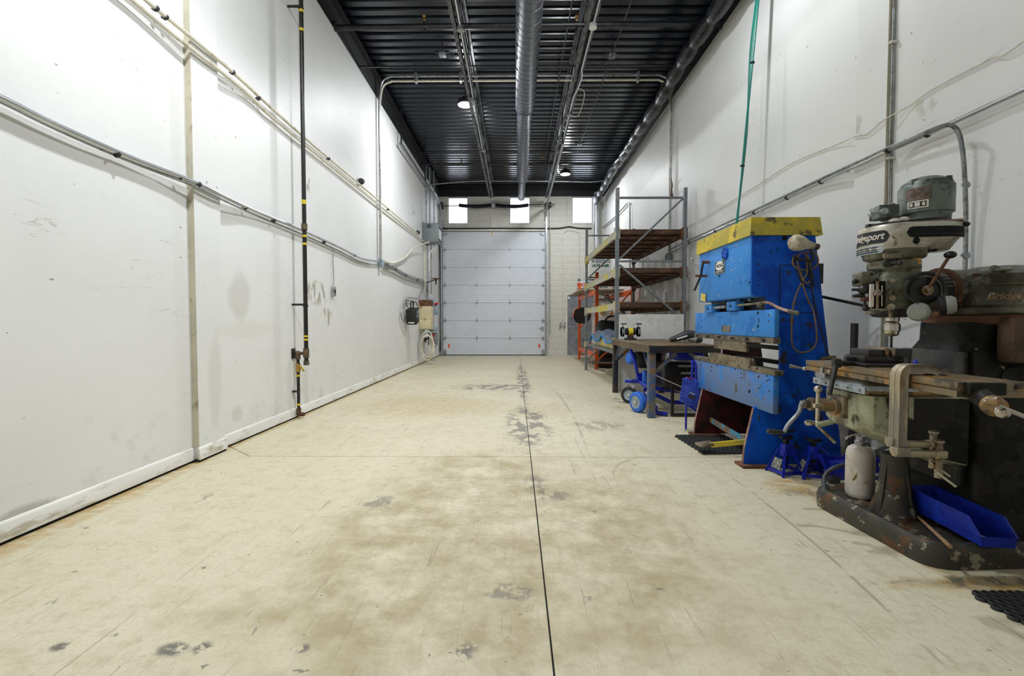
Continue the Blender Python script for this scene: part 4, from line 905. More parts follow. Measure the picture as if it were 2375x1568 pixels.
# bench grinder
mat('grinder_yellow', (.72, .60, .02), .4)
q = onZ(1462, 785, bz); q = V((q.x, min(q.y, 7.45), bz)); q.x = 1197 and q.x
gr = thing('bench_grinder', 'small black and yellow bench grinder on far end of bench', 'grinder', (1.80, 7.35, bz))
def gl(b, nm, m): return b.build(nm, m, gr, True)
gl(B().box((0, 0, .015), (.17, .12, .03), None, .008).box((0, 0, .05), (.09, .08, .05), None, .01), 'base', 'dark_metal')
gl(B().cyl((-.075, 0, .13), (.075, 0, .13), .055, n=20), 'motor', 'rubber_black'); gl(B().cyl((-.035, 0, .13), (.035, 0, .13), .058, n=20), 'yellow_band', 'grinder_yellow')
for s in (-1, 1):
    gl(B().lathe([(.03, -.02), (.075, -.02), (.078, 0), (.075, .022), (.03, .022)], (s*.125, 0, .125), (1, 0, 0), 24), 'wheel_guard', 'rubber_black')
    gl(B().cyl((s*.105, -.008, .125), (s*.145, -.008, .125), .070, n=24), 'grinding_wheel', 'box_grey')
    gl(B().tube([(s*.12, 0, .19), (s*.12, -.02, .235), (s*.12, -.03, .25)], .005, n=6).box((s*.12, -.05, .25), (.09, .06, .003), (.3, 0, 0)), 'eye_shield', 'dark_metal')
gl(B().box((s*.0, -.062, .03), (.02, .006, .012)), 'switch', 'red_paint')
# dark power tool lying on the bench
mat('dark_plastic', (.03, .032, .036), .45)
pt = thing('dark_tool', 'dark grey rounded tool with pale stripe lying on bench by the press brake', 'power tool', (2.27, 6.3, bz))
def pl_(b, nm, m): return b.build(nm, m, pt, True)
pl_(B().tube([(-.19, 0, .035), (-.1, 0, .06), (0, 0, .095), (.08, 0, .11), (.13, 0, .10)], lambda u: .03+.03*math.sin(min(1, u*1.1)*PI*.6), n=14, sm=4), 'body', 'dark_plastic')
pl_(B().bar((-.12, -.052, .05), (.02, -.055, .095), .006, .022), 'stripe', 'white_plastic')
pl_(B().cyl((.06, .02, .06), (.16, -.02, .045), .045, n=16), 'metal_collar', 'bright_conduit'); pl_(B().lathe([(.045, 0), (.048, .03), (.03, .07)], (.16, -.02, .045), (1, -.2, -.1), 16), 'end_cap', 'dark_plastic')
# ------------------------------------------------------------------ blue wheeled power unit under the bench
mat('machine_blue', (.008, .025, .50), .35, c2=(.005, .012, .3), a2=.3)
mat('tyre_blue', (.02, .14, .62), .55)
mat('engine_black', (.008, .008, .009), .4)
pu = thing('blue_wheeled_cart', 'blue tubular wheeled machine with black engine parked under bench', 'machine', (1.9, 6.3, 0))
def wheel(q, r, wd, m, nm, ax):
    ax = V(ax).normalized()
    w_ = B(); w_.lathe([(r*.62, -wd/2), (r*.85, -wd/2), (r*.97, -wd*.33), (r, 0), (r*.97, wd*.33), (r*.85, wd/2), (r*.62, wd/2)], q, ax, 28, False); o = w_.build(nm, m, pu)
    B().lathe([(r*.2, -wd*.3), (r*.60, -wd*.42), (r*.63, -wd*.48), (r*.63, wd*.48), (r*.6, wd*.42), (r*.2, wd*.3)], q, ax, 22).build('rim', 'box_blue_grey', o)
    B().cyl(V(q)-ax*wd*.6, V(q)+ax*wd*.6, r*.17, n=12).build('hub', 'bright_conduit', o)
    u_, v_ = frame(ax); tm = B()
    for k in range(28):
        an = 2*PI*k/28; c = V(q)+(u_*math.cos(an)+v_*math.sin(an))*r*.985
        tm.bar(c-ax*wd*.34, c+ax*wd*.34+ax.cross(V((0, 0, 1)))*0, .007, .003, up=(c-V(q)))
    o2 = tm.build('tread', m, o); o2['kind'] = 'stuff'
q = onZ(1479, 956, 0); wheel((q.x, q.y, .133), .133, .085, 'tyre_blue', 'wheel', (1, .5, 0)); wq = V((q.x, q.y, .133))
q = onZ(1456, 935, 0); wheel((q.x+.02, q.y, .118), .118, .06, 'rubber_black', 'caster_wheel', (.6, 1, 0)); cq = V((q.x+.02, q.y, .118))
B().bar(cq+V((.03, -.05, 0)), cq+V((.05, -.02, .17)), .04, .012).bar(cq+V((-.03, .05, 0)), cq+V((.0, .06, .17)), .04, .012).box(cq+V((.03, 0, .175)), (.09, .12, .015)).build('caster_fork', 'galvanised', pu)
FR = [[cq+V((-.06, 0, .2)), cq+V((.12, -.05, .2)), wq+V((.14, .05, .18)), V((2.35, 5.95, .24))], [wq+V((.1, .02, .05)), V((1.75, 5.75, .03)), V((1.85, 5.68, .03))], [wq+V((.1, .1, .15)), V((2.0, 6.0, .12)), V((2.6, 5.95, .12))], [wq+V((.12, .1, .1)), V((1.78, 5.9, .06))]]
for p in FR: B().tube(p, .026, n=10, sm=0).build('frame_tube', 'machine_blue', pu)
B().tube([V((1.60, 6.55, .80)), V((1.66, 6.45, .55)), cq+V((.12, -.05, .2))], .022, n=10).build('handle_bar', 'machine_blue', pu)
B().box(cq+V((.13, -.08, .26)), (.09, .07, .12), (0, 0, .2), .01).build('hinge_block', 'machine_blue', pu); B().cyl(wq+V((.1, -.06, .12)), wq+V((.14, -.1, .12)), .035, n=14).build('pivot', 'galvanised', pu)
B().box((1.86, 6.6, .62), (.36, .3, .22), None, .05).build('blower_housing', 'engine_black', pu); B().lathe([(.02, 0), (.09, .0), (.09, .05), (.07, .07)], (1.66, 6.65, .64), (-1, -.3, .2), 20).build('recoil_cover', 'tyre_blue', pu)
B().box((2.2, 6.15, .46), (.62, .42, .34), None, .03).build('engine_block', 'engine_black', pu)
for z, x in ((.58, 2.06), (.49, 2.1)): B().bb((x, 5.932, z), (x+.22, 5.938, z+.03)).build('trim_strip', 'bright_conduit', pu)
B().box((2.25, 6.1, .72), (.42, .3, .12), None, .04).build('fuel_tank', 'machine_blue', pu)
B().box((1.80, 6.35, .38), (.14, .1, .22), None, .01).build('side_panel', 'tyre_blue', pu)
B().cyl((1.74, 6.25, .46), (1.92, 6.2, .46), .03, n=12).build('hydraulic_pump', 'machine_blue', pu)
B().tube([(1.72, 6.2, .3), (1.78, 6.1, .34), (1.86, 6.1, .3), (1.9, 6.2, .22)], .008, n=6, sm=4).build('red_wire', 'red_paint', pu)
B().tube([(2.0, 5.9, .3), (2.1, 5.85, .27), (2.2, 5.88, .3), (2.26, 5.9, .26)], .01, n=6, sm=4).build('brass_line', 'brass', pu)
B().bb((1.90, 5.68, .03), (1.93, 5.71, .40)).build('stand_post', 'engine_black', pu); B().bb((1.9, 5.66, .0), (2.5, 5.72, .035)).build('skid_bar', 'engine_black', pu)
# ------------------------------------------------------------------ press brake
mat('brake_blue_shaded', (.004, .10, .60), .45, c2=(.003, .06, .44), a2=.35, s2=4, c3=(.035, .04, .05), a3=.17, s3=9, soft=.05)  # same paint as the front, with the near side's shade in the colour
mat('brake_blue_lit', (.028, .19, .60), .45, c2=(.045, .24, .64), a2=.5, s2=4, c3=(.62, .55, .26), a3=.10, s3=24, soft=.02)  # lit copy of the brake paint, light on the front put into the colour
mat('brake_worn', (.04, .21, .62), .45, c2=(.12, .20, .38), a2=.45, s2=3.2, c3=(.10, .09, .09), a3=.17, s3=11, soft=.06)
mat('cover_yellow', (.62, .47, .03), .5, c2=(.44, .36, .05), a2=.4, s2=4, c3=(.13, .10, .03), a3=.2, s3=9)
mat('maroon', (.075, .009, .007), .5, c2=(.02, .006, .006), a2=.35, s2=4)
mat('die_steel', (.19, .155, .10), .45, .55, c2=(.30, .25, .17), a2=.35, s2=7, c3=(.10, .075, .05), a3=.3, s3=14)
mat('dirty_steel', (.09, .08, .065), .55, .5, c2=(.20, .17, .12), a2=.35, s2=12)
mat('edge_worn', (.36, .22, .17), .6, c2=(.2, .1, .07), a2=.4)
for m_ in ('brake_blue_shaded', 'brake_blue_lit', 'brake_worn'): MATS[m_].node_tree.nodes['Principled BSDF'].inputs['Specular IOR Level'].default_value = .22
NY, FY = 3.70, 4.72; XF = 1.914
def BY(x, y, Y=NY): return onY(x, y, Y)
pbk = thing('press_brake', 'big blue press brake with yellow top cover against right wall', 'press brake', (2.15, 4.22, 0))
out = [BY(1724, 1083), BY(1728, 1038), BY(1749, 947), (1.945, NY, .50), (1.945, NY, .70), (2.02, NY, .70), (2.075, NY, .73), (2.095, NY, .78), (2.095, NY, .95), (2.075, NY, 1.0), (2.03, NY, 1.03), (1.98, NY, 1.05), (1.98, NY, 1.35), (1.88, NY, 1.36), (1.857, NY, 1.385), (1.857, NY, 1.83), BY(1891, 547), BY(1924, 836), BY(1946, 998), BY(1953, 1083)]
out = [V(p) for p in out]; out[0].z = out[-1].z = .02
B().prism(out, (0, .028, 0), 0).build('side_plate', 'brake_blue_shaded', pbk)
B().prism([p+V((0, FY-NY, 0)) for p in out], (0, .028, 0), 0).build('side_plate', 'maroon', pbk)
for Y0 in (NY, FY):   # worn bright front edge of each plate
    b = B()
    for i in range(2): b.bar(out[i]+V((-.001, Y0-NY+.014, 0)), out[i+1]+V((-.001, Y0-NY+.014, 0)), .027, .004, up=(1, 0, 0))
    b.build('plate_edge', 'edge_worn', pbk)
    B().bb((out[0].x-.03, Y0-.06, 0), (out[0].x+.26, Y0+.09, .02)).build('foot_plate', 'rust', pbk)
B().bb((2.42, NY+.03, .05), (2.44, FY, .72)).build('rear_panel', 'maroon', pbk)
B().bb((1.848, NY+.006, 1.352), (2.36, FY+.034, 1.85), .022).build('drive_housing', 'brake_blue_lit', pbk)
A, D = BY(1729.5, 546), BY(1729.5, 505)
B().prism([(1.832, NY-.02, A.z), (2.395, NY-.02, A.z), (2.37, NY-.02, D.z), (1.834, NY-.02, D.z)], (0, FY-NY+.07, 0)).build('top_cover', 'cover_yellow', pbk)
B().bb((1.98, NY+.03, 1.0), (2.2, FY, 1.36)).build('inner_frame', 'engine_black', pbk)
for z in (.80, .92): B().bb((2.18, NY+.03, z), (2.22, FY, z+.035)).build('back_gauge_bar', 'engine_black', pbk)
RN = 3.47; RF = 5.0
rz1, rz0 = onY(1793, 717, RN).z, onY(1793, 784, RN).z
B().bb((XF, RN, rz0), (XF+.04, RF, rz1), .008).build('ram', 'brake_blue_lit', pbk)
B().bb((XF-.006, RN-.005, rz0-.045), (XF+.045, RF+.01, rz0)).build('punch_clamp', 'dirty_steel', pbk)
boltm = B().cyl((0, 0, 0), (-.02, 0, 0), .011, n=6).mesh('bolt', 'dark_metal')
o0 = V((2.15, 4.22, 0))
for k in range(6):
    o = link('bolt', boltm, pbk, True); o.location = V((XF-.006, RN+.12+k*(RF-RN-.22)/5, rz0-.022))-o0
pa, pb_ = onX(1729, 788, XF+.0), onX(1654, 788, XF)
B().bb((XF+.005, pa.y, onX(1729, 817, XF).z), (XF+.035, pb_.y, rz0-.045), .003).build('punch', 'die_steel', pbk)
bz1, bz0 = onY(1790.5, 871, RN).z, onY(1789, 961, RN).z
B().bb((XF, RN, bz0), (XF+.045, RF, bz1), .006).build('bed', 'brake_worn', pbk)
zr = onY(1791, 859, RN).z
for a, c in ((RN-.02, 3.93), (3.933, 4.17), (4.173, RF+.01)): B().bb((XF-.004, a, bz1), (XF+.065, c, zr), .002).build('die_rail', 'die_steel', pbk)
db = B().prism([(XF+.008, 0, zr), (XF+.058, 0, zr), (XF+.058, 0, zr+.058), (XF+.046, 0, zr+.058), (XF+.033, 0, zr+.036), (XF+.02, 0, zr+.058), (XF+.008, 0, zr+.058)], (0, .77, 0))
bmesh.ops.translate(db.bm, vec=(0, 3.84, 0), verts=db.bm.verts); db.build('die', 'die_steel', pbk)
hm3 = B().cyl((0, 0, 0), (-.0015, 0, 0), .0075, n=8).mesh('bolt_hole', 'gap_black')
def bh(x, y, X=XF, r=1): o = link('bolt_hole', hm3, pbk, True); o.location = onX(x, y, X)-o0; o.scale = (1, r, r)
for x, y in ((1625, 846), (1625, 865), (1650, 850), (1650, 860), (1662, 847), (1705, 856), (1719, 865), (1719, 876), (1759, 875), (1759, 901), (1779, 872), (1779, 883), (1784, 881), (1784, 907), (1760, 873), (1630, 832), (1644, 834), (1657, 837), (1671, 840), (1685, 842), (1714, 847), (1737, 851), (1757, 855), (1628, 733), (1628, 757), (1628, 744), (1760, 740), (1760, 745), (1784, 731), (1784, 745)): bh(x, y, XF-.004 if y < 856 and y > 830 else XF)
bh(1738, 908, XF, 2.2); bh(1758, 726, XF, 1.7); bh(1758, 757, XF, 1.7); bh(1669, 640, 1.848, 2.0)
# name plates
q = onX(1670, 620, 1.846); cx = q
cp = B().box(q+V((-.002, 0, 0)), (.004, .20, .118), None, .0015).build('maker_plate', 'box_blue_grey', pbk)
B().box(q+V((-.0045, 0, .0)), (.001, .186, .104)).build('plate_field', 'engine_black', cp)
b = B(); b.lathe([(.05, 0), (.05, .0015)], (0, 0, 0), (-1, 0, 0), 28)
for v in b.bm.verts: v.co = V((v.co.x, v.co.y*1.75, v.co.z*.78))+q+V((-.005, 0, .013))
b.build('oval', 'white_plastic', cp)
put_text('CHICAGO', .042, q+V((-.0072, 0, .013)), (0, -1, 0), (0, 0, 1), 'engine_black', cp, .0005, 0, .001)
put_text('DREIS & KRUMP', .021, q+V((-.0056, 0, -.038)), (0, -1, 0), (0, 0, 1), 'white_plastic', cp, .0005)
q = onX(1684, 763, XF); cp = B().box(q+V((-.0015, 0, 0)), (.003, .17, .058)).build('data_plate', 'die_steel', pbk)
for k in range(5): B().box(q+V((-.0035, 0, .022-k*.011)), (.001, .13-.02*(k % 2), .004)).build('print_line', 'box_grey', cp)
q = onX(1684, 745, XF); cp = B().box(q+V((-.0015, 0, 0)), (.003, .17, .05)).build('painted_plate', 'brake_blue_lit', pbk)
q = onX(1683, 588, 1.848)
b = B().lathe([(.001, 0), (.052, 0), (.055, .004), (.055, .010), (.05, .014), (.001, .014)], q, (-1, 0, 0), 26)
rc_ = b.build('round_cover', 'brake_blue_shaded', pbk)
for k in range(6): a = k*PI/3+.3; B().cyl(q+V((-.014, .04*math.cos(a), .04*math.sin(a))), q+V((-.02, .04*math.cos(a), .04*math.sin(a))), .006, n=6).build('bolt', 'dark_metal', rc_)
mat('sticker', (.66, .52, .12), .6); q = onX(1631, 690, 1.84); B().box(q, (.003, .12, .075), (.15, 0, 0)).build('yellow_sticker', 'sticker', pbk)
# control lever and hand crank on the front and far end
q = onX(1631, 608, 1.79); q2 = onX(1625, 640, 1.79); q3 = onX(1611, 673, 1.79)
B().tube([q, q.lerp(q2, .6), q2, q3], .011, n=8, sm=3).build('control_lever', 'engine_black', pbk); B().cyl(q+V((-.01, 0, 0)), q+V((.06, 0, 0)), .016, n=10).build('lever_pivot', 'rust', pbk); B().cyl(q2+V((-.05, 0, .0)), q2+V((.06, 0, 0)), .012, n=8).build('lever_pin', 'rust', pbk)
q = V((1.90, FY+.03, onX(1612, 622, 1.87).z)); B().cyl(q, q+V((0, .12, 0)), .018, n=10).tube([q+V((0, .12, 0)), q+V((-.05, .14, .04)), q+V((-.06, .16, .08))], .009, n=8).ball(q+V((-.06, .16, .09)), .016).build('hand_crank', 'galvanised', pbk)
# ram adjusters in the gap
for x0, x1, ya, yb in ((1634, 1650, 707, 725), (1685, 1705, 700, 720)):
    a, c = onX(x1, yb, 1.88), onX(x0, ya, 1.88); B().bb((1.88, a.y, a.z), (1.96, c.y, c.z+.0), .005).build('adjuster_block', 'brake_blue_lit', pbk)
    B().cyl((1.878, (a.y+c.y)/2, (a.z+c.z)/2), (1.87, (a.y+c.y)/2, (a.z+c.z)/2), .01, n=8).build('set_screw', 'dark_metal', pbk)
a, c = onX(1655, 714, 1.91), onX(1684, 711, 1.91); B().cyl(a, c, .016, n=12).build('turnbuckle', 'galvanised', pbk); B().cyl(onX(1648, 715, 1.91), onX(1690, 711, 1.91), .008, n=8).build('tie_rod', 'dirty_steel', pbk)
a, c = onX(1712, 708, 1.90), onX(1766, 703, 1.90); B().cyl(a, c, .011, n=10).build('cross_shaft', 'die_steel', pbk)
e = onY(1852, 727, 3.25); e0 = onY(1830, 722, 3.30)
B().tube([c, c+V((.03, -.05, 0)), c.lerp(e, .5), e0], .011, n=8, sm=3).build('ram_lever', 'edge_worn', pbk); B().cyl(e0, e, .016, n=12).build('lever_grip', 'dirty_steel', pbk); B().cyl(c+V((0, .02, -.02)), c+V((0, -.015, .0)), .02, n=12).build('lever_boss', 'dirty_steel', pbk)
for x, y in ((1715, 695), (1740, 696), (1760, 708)): q = onX(x, y, 1.97); B().box(q, (.02, .03, .02), (.4, 0, 0)).build('linkage_bolt', 'bright_conduit', pbk)
# treadle across the floor
mat('treadle', (.15, .13, .10), .6, c2=(.25, .12, .04), a2=.4, s2=11, c3=(.05, .28, .42), a3=.3, s3=14)
a, c = onZ(1653, 990, .12), onZ(1722, 1030, .10)
tl = B().bar((1.98, FY, .16), (1.98, NY+.03, .12), .02, .05).build('treadle_bar', 'treadle', pbk)
B().bar((1.99, 3.98, .13), (1.70, 4.05, .08), .03, .04).build('treadle_arm', 'cover_yellow', pbk); B().box((1.66, 4.07, .085), (.14, .10, .02), (0, -.1, .15), .004).build('pedal', 'die_steel', pbk)
for k in range(4): B().box((1.98, NY+.25+k*.16, .125+.01*k), (.025, .02, .055)).build('blue_mark', 'tyre_blue', tl) if False else None
# side details
mat('ivory_paint', (.56, .50, .36), .45, c2=(.38, .32, .2), a2=.3, s2=20)
q = BY(1820, 552, NY-.003); B().cyl(q, q+V((0, -.003, 0)), .018, n=14).build('bolt_hole', 'gap_black', pbk)
for x, y in ((1788, 585), (1757, 612), (1757, 630), (1802, 576), (1760, 661), (1738, 655), (1845, 705)): q = BY(x, y, NY-.003); B().cyl(q, q+V((0, -.004, 0)), .007, n=8).build('bolt', 'dark_metal', pbk)
for yy in (615, 725): B().bar(BY(1808, yy, NY-.0015), BY(1897, yy, NY-.0015), .003, .004).build('panel_seam', 'engine_black', pbk)
B().bar(BY(1808, 615, NY-.0015), BY(1808, 725, NY-.0015), .003, .004).build('panel_seam', 'engine_black', pbk)
B().cyl(BY(1905, 832, NY+.01), BY(1936, 829, NY-.1), .016, n=10).build('rear_pin', 'fitting_brown', pbk)
B().bb((2.40, NY+.05, 1.46), (2.45, NY+.4, 1.62)).build('rear_guard', 'engine_black', pbk)
# flood lamp clipped on the near side, with its looped leads
fl_ = thing('flood_lamp', 'cream painted flood lamp clipped to side of the press brake with looped cords', 'lamp', BY(1862, 570, 3.6))
q = BY(1832, 560, 3.58); e = BY(1893, 572, 3.60); ax = (e-q).normalized()
L = (e-q).length
B().lathe([(.005, 0), (.035, .004), (.056, .025), (.062, .05), (.058, .085), (.045, .12), (.033, .14)], q, ax, 24).build('shade', 'ivory_paint', fl_)
B().lathe([(.034, .138), (.032, .16), (.026, .165), (.026, .19)], q, ax, 18).build('neck', 'ivory_paint', fl_); B().lathe([(.02, .19), (.02, L), (.024, L), (.024, L+.015), (.012, L+.015)], q, ax, 14).build('socket', 'fitting_brown', fl_)
B().tube([BY(1880, 578, 3.62), BY(1886, 590, 3.64), BY(1883, 605, 3.66), BY(1850, 600, 3.67), BY(1842, 592, 3.67)], .012, n=8, sm=3).build('clamp', 'dark_metal', fl_)
mat('cord_amber', (.22, .13, .04), .45); 
def cord(pts, r, m, nm='cord'): B().tube([BY(x, y, NY-.02-.012*(i % 3)) for i, (x, y) in enumerate(pts)], r, n=7, sm=6).build(nm, m, fl_)
cord([(1845, 590), (1838, 605), (1845, 620), (1870, 627), (1890, 620), (1898, 605), (1890, 585), (1868, 585), (1852, 592), (1850, 610), (1858, 640), (1872, 657), (1882, 640), (1878, 610), (1872, 590)], .006, 'cord_amber')
cord([(1843, 600), (1845, 620), (1860, 655), (1880, 668), (1886, 660), (1882, 630), (1870, 600)], .006, 'rubber_black')
cord([(1868, 585), (1872, 630), (1862, 650), (1846, 685), (1838, 720), (1836, 770), (1838, 800), (1850, 815), (1868, 817), (1886, 808), (1894, 790), (1893, 760), (1886, 720), (1872, 690), (1862, 660), (1858, 630)], .006, 'cord_amber')
cord([(1880, 600), (1878, 640), (1885, 680), (1890, 710), (1905, 770), (1918, 815), (1930, 840)], .006, 'rubber_black')
# blue scoop standing at the far corner of the bed
mat('scoop_blue', (.06, .12, .66), .5, c2=(.04, .07, .50), a2=.3, s2=12)
q = V((1.80, 4.86, .02)); sc = thing('blue_plastic_scoop', 'blue plastic scoop with ribbed collar and loop handle leaning at far corner of brake bed', 'scoop', q)
A = onY(1575, 931, 4.9); 
def SQ(x, y, d=4.9): return onY(x, y, d)
poly = [SQ(1575, 930), SQ(1621, 950), SQ(1629, 890), SQ(1622, 884), SQ(1606, 878), SQ(1592, 876), SQ(1584, 880)]
B().prism(poly, (.03, .07, 0), .004).build('blade', 'scoop_blue', sc)
for k in range(7): u_ = k/6; a = poly[6].lerp(poly[2], u_)+V((0, -.004, .004*math.sin(PI*u_))); b_ = a+V((-.0, -.004, -.03-.02*math.sin(PI*u_))); B().tube([a+V((0, 0, .015)), b_], lambda u: .007-.005*u, n=6).build('rib', 'scoop_blue', sc)
for k in range(6): u_ = k/5; a = SQ(1583, 880).lerp(SQ(1577, 920), u_)+V((-.004, -.004, 0)); B().bar(a, a+V((.03, -.004, .004)), .01, .006).build('side_rib', 'scoop_blue', sc)
B().bar(SQ(1576, 925)+V((0, -.003, .01)), SQ(1621, 944)+V((0, -.003, .01)), .004, .003).build('rim_line', 'tyre_blue', sc)
B().box(SQ(1604, 921, 4.896), (.075, .004, .026), (0, R(24), 0)).build('label', 'die_steel', sc); B().box(SQ(1606, 913, 4.895), (.055, .004, .010), (0, R(24), 0)).build('label_text', 'white_plastic', sc)
B().bar(SQ(1594, 875), SQ(1608, 879), .02, .008).build('red_tab', 'red_paint', sc)
B().tube([SQ(1604, 878, 4.93), SQ(1606, 850, 4.93), SQ(1605, 840, 4.93), SQ(1609, 838, 4.93), SQ(1613, 846, 4.93), SQ(1614, 880, 4.93)], .012, n=8, sm=3).build('handle', 'machine_blue', sc)
B().tube([SQ(1590, 935, 4.97), SQ(1618, 955, 4.95), SQ(1624, 962, 4.95)], .014, n=8).build('lower_bar', 'machine_blue', sc)
B().cyl((1.83, 5.0, 0), (1.83, 5.0, .5), .012, n=8).build('support_leg', 'machine_blue', sc)
# perforated rubber mats
mat('mat_rubber', (.018, .018, .019), .55)
def rubber_mat(lab, o, rz, nx, ny, p, hole_r):
    b = B(); n = 10; v = []; 
    for i in range(nx):
        for j in range(ny):
            cx, cy = (i+.5*(j % 2))*p, j*p*.88; vs = []; fs = []
            for r, z in ((p*.58, 0), (p*.58, .009), (p*.5, .013), (hole_r*1.15, .013), (hole_r, .009), (hole_r, 0)):
                for k in range(n): a = 2*PI*k/n; vs.append((cx+r*math.cos(a), cy+r*math.sin(a), z))
            for m_ in range(5):
                for k in range(n): fs.append((m_*n+k, m_*n+(k+1) % n, (m_+1)*n+(k+1) % n, (m_+1)*n+k))
            b.add(vs, fs)
    me = b.mesh('rubber_mat', 'mat_rubber'); ob = bpy.data.objects.new('rubber_mat', me); C.objects.link(ob); ob.location = o; ob.rotation_euler = (0, 0, rz); tag(ob, lab, 'floor mat', 'perforated rubber mats')
rubber_mat('black perforated rubber mat under the front of press brake', (onZ(1562, 1013, 0).x+.06, 4.05, .001), R(3), 12, 18, .042, .0135)
rubber_mat('black perforated rubber mat in the lower right corner by mill', (1.93, 1.15, .001), 0, 22, 26, .036, .0125)
# jack stands
mat('jack_blue', (.006, .02, .36), .35, c2=(.004, .012, .22), a2=.3); mat('warning_label', (.42, .40, .33), .5, c2=(.12, .12, .11), a2=.45, s2=60)
js = thing('jack_stand', 'blue steel jack stand with warning label, nearest press brake foot', 'jack stand', (2.05, 3.53, 0), R(10), 'blue jack stands')
def jl(b, nm, m, par=None): return b.build(nm, m, par or js, True)
hh = .20; w0, w1 = .105, .035
for k in range(4):
    m = Matrix.Rotation(k*PI/2, 4, 'Z'); b = B()
    for s in (-1, 1): b.bar((s*w0, -w0, 0), (s*w1, -w1, hh), .024, .006, up=(0, -1, .3))
    b.bar((-w1, -w1, hh-.02), (w1, -w1, hh-.02), .006, .05); b.bar((-w0*.92, -w0*.92, .03), (w0*.92, -w0*.92, .03), .006, .03)
    bmesh.ops.transform(b.bm, matrix=m, verts=b.bm.verts); jl(b, 'leg_frame', 'jack_blue')
jl(B().bb((-.034, -.034, hh-.02), (.034, .034, hh+.055), .008), 'collar', 'jack_blue'); jl(B().bb((-.016, -.02, .12), (.016, .02, .30)), 'ratchet_bar', 'engine_black')
jl(B().prism([(-.06, -.03, .315), (-.055, -.03, .30), (0, -.03, .285), (.055, -.03, .30), (.06, -.03, .315), (.05, -.03, .325), (0, -.03, .305), (-.05, -.03, .325)], (0, .06, 0), .003), 'saddle', 'engine_black')
jl(B().tube([(.034, 0, hh+.03), (.07, -.01, hh+.03), (.09, -.02, hh+.0), (.10, -.02, hh-.03)], .008, n=8, sm=3), 'release_lever', 'jack_blue')
jl(B().prism([(-.098, -.055, .05), (-.098, .055, .05), (-.066, .045, .135), (-.066, -.045, .135)], (-.003, 0, .001)), 'warning_label', 'warning_label')
js.scale = (.87, .87, .9); dup(js, (2.215, 3.46, 0), R(-14), 'blue steel jack stand on the right, closer to the mill')
# floor jack with upright black handle
fj = thing('floor_jack', 'low blue trolley jack with black upright handle behind white cylinder', 'floor jack', (2.50, 3.42, 0), R(0))
def fjl(b, nm, m): return b.build(nm, m, fj, True)
for s in (-1, 1):
    fjl(B().prism([(-.28, s*.11, .03), (-.30, s*.11, .10), (-.2, s*.11, .15), (.12, s*.11, .12), (.26, s*.11, .11), (.26, s*.11, .03)], (0, s*.012, 0), .003), 'side_frame', 'jack_blue')
    fjl(B().cyl((.22, s*.10, .04), (.22, s*.16, .04), .04, n=16), 'front_wheel', 'rubber_black'); fjl(B().cyl((-.26, s*.13, .035), (-.26, s*.17, .035), .035, n=16), 'rear_caster', 'dark_metal')
fjl(B().box((-.05, 0, .10), (.3, .1, .07), None, .02), 'hydraulic_unit', 'jack_blue'); fjl(B().bar((-.05, 0, .12), (.2, 0, .15), .08, .03), 'lift_arm', 'jack_blue'); fjl(B().cyl((.2, 0, .14), (.2, 0, .18), .05, n=18), 'saddle', 'dark_metal')
fjl(B().box((-.0, -.125, .07), (.2, .004, .02)), 'bright_strip', 'bright_conduit')
q = onY(1982, 760, 3.42)-V((2.50, 3.42, 0)); zt = onY(1982, 750, 3.42).z
fjl(B().cyl((q.x, 0, .12), (q.x, 0, .88), .019, n=14), 'handle_lower', 'engine_black'); fjl(B().cyl((q.x, 0, .86), (q.x, 0, zt), .024, n=14), 'handle_grip', 'rubber_black')
fjl(B().box((q.x, 0, .12), (.07, .09, .1), None, .01), 'handle_socket', 'jack_blue')
single(B().cyl(onY(1905, 688, 3.9), onY(2000, 708, 3.75), .012, n=8).cyl(onY(2000, 708, 3.75), V((2.98, 3.3, 1.2)), .012, n=8), 'black_air_line', 'rubber_black', 'thin black line running from press brake across behind the mill', 'hose')
# ------------------------------------------------------------------ vertical milling machine
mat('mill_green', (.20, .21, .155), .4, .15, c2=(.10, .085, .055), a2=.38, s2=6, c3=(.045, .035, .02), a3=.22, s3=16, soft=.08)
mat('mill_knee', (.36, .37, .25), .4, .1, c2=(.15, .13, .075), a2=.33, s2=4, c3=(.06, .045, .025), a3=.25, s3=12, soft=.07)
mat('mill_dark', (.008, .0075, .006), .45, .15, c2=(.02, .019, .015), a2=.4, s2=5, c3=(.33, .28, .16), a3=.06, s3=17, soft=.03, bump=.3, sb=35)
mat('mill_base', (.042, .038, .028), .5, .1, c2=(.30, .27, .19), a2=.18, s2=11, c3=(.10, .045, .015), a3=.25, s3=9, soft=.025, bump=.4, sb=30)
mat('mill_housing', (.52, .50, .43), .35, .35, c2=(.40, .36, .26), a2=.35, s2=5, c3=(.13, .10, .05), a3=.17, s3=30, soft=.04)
mat('motor_green', (.13, .155, .135), .4, .15, c2=(.06, .07, .06), a2=.35, s2=6, c3=(.02, .015, .01), a3=.14, s3=13, soft=.03)
mat('turret_green', (.105, .098, .068), .4, .15, c2=(.05, .045, .03), a2=.4, s2=5, c3=(.19, .18, .13), a3=.2, s3=9, soft=.08); mat('ways_grey', (.05, .053, .052), .45, .3, c2=(.09, .085, .07), a2=.3, s2=9)
mat('polished', (.55, .50, .43), .22, .95); mat('worn_steel', (.33, .28, .21), .35, .8, c2=(.2, .13, .07), a2=.3, s2=15)
mat('table_steel', (.24, .19, .12), .4, .6, c2=(.38, .22, .08), a2=.3, s2=7, c3=(.11, .09, .07), a3=.3, s3=10)
mat('clamp_steel', (.28, .25, .21), .45, .6, c2=(.42, .36, .24), a2=.35, s2=13, st=(1, 1, .3))
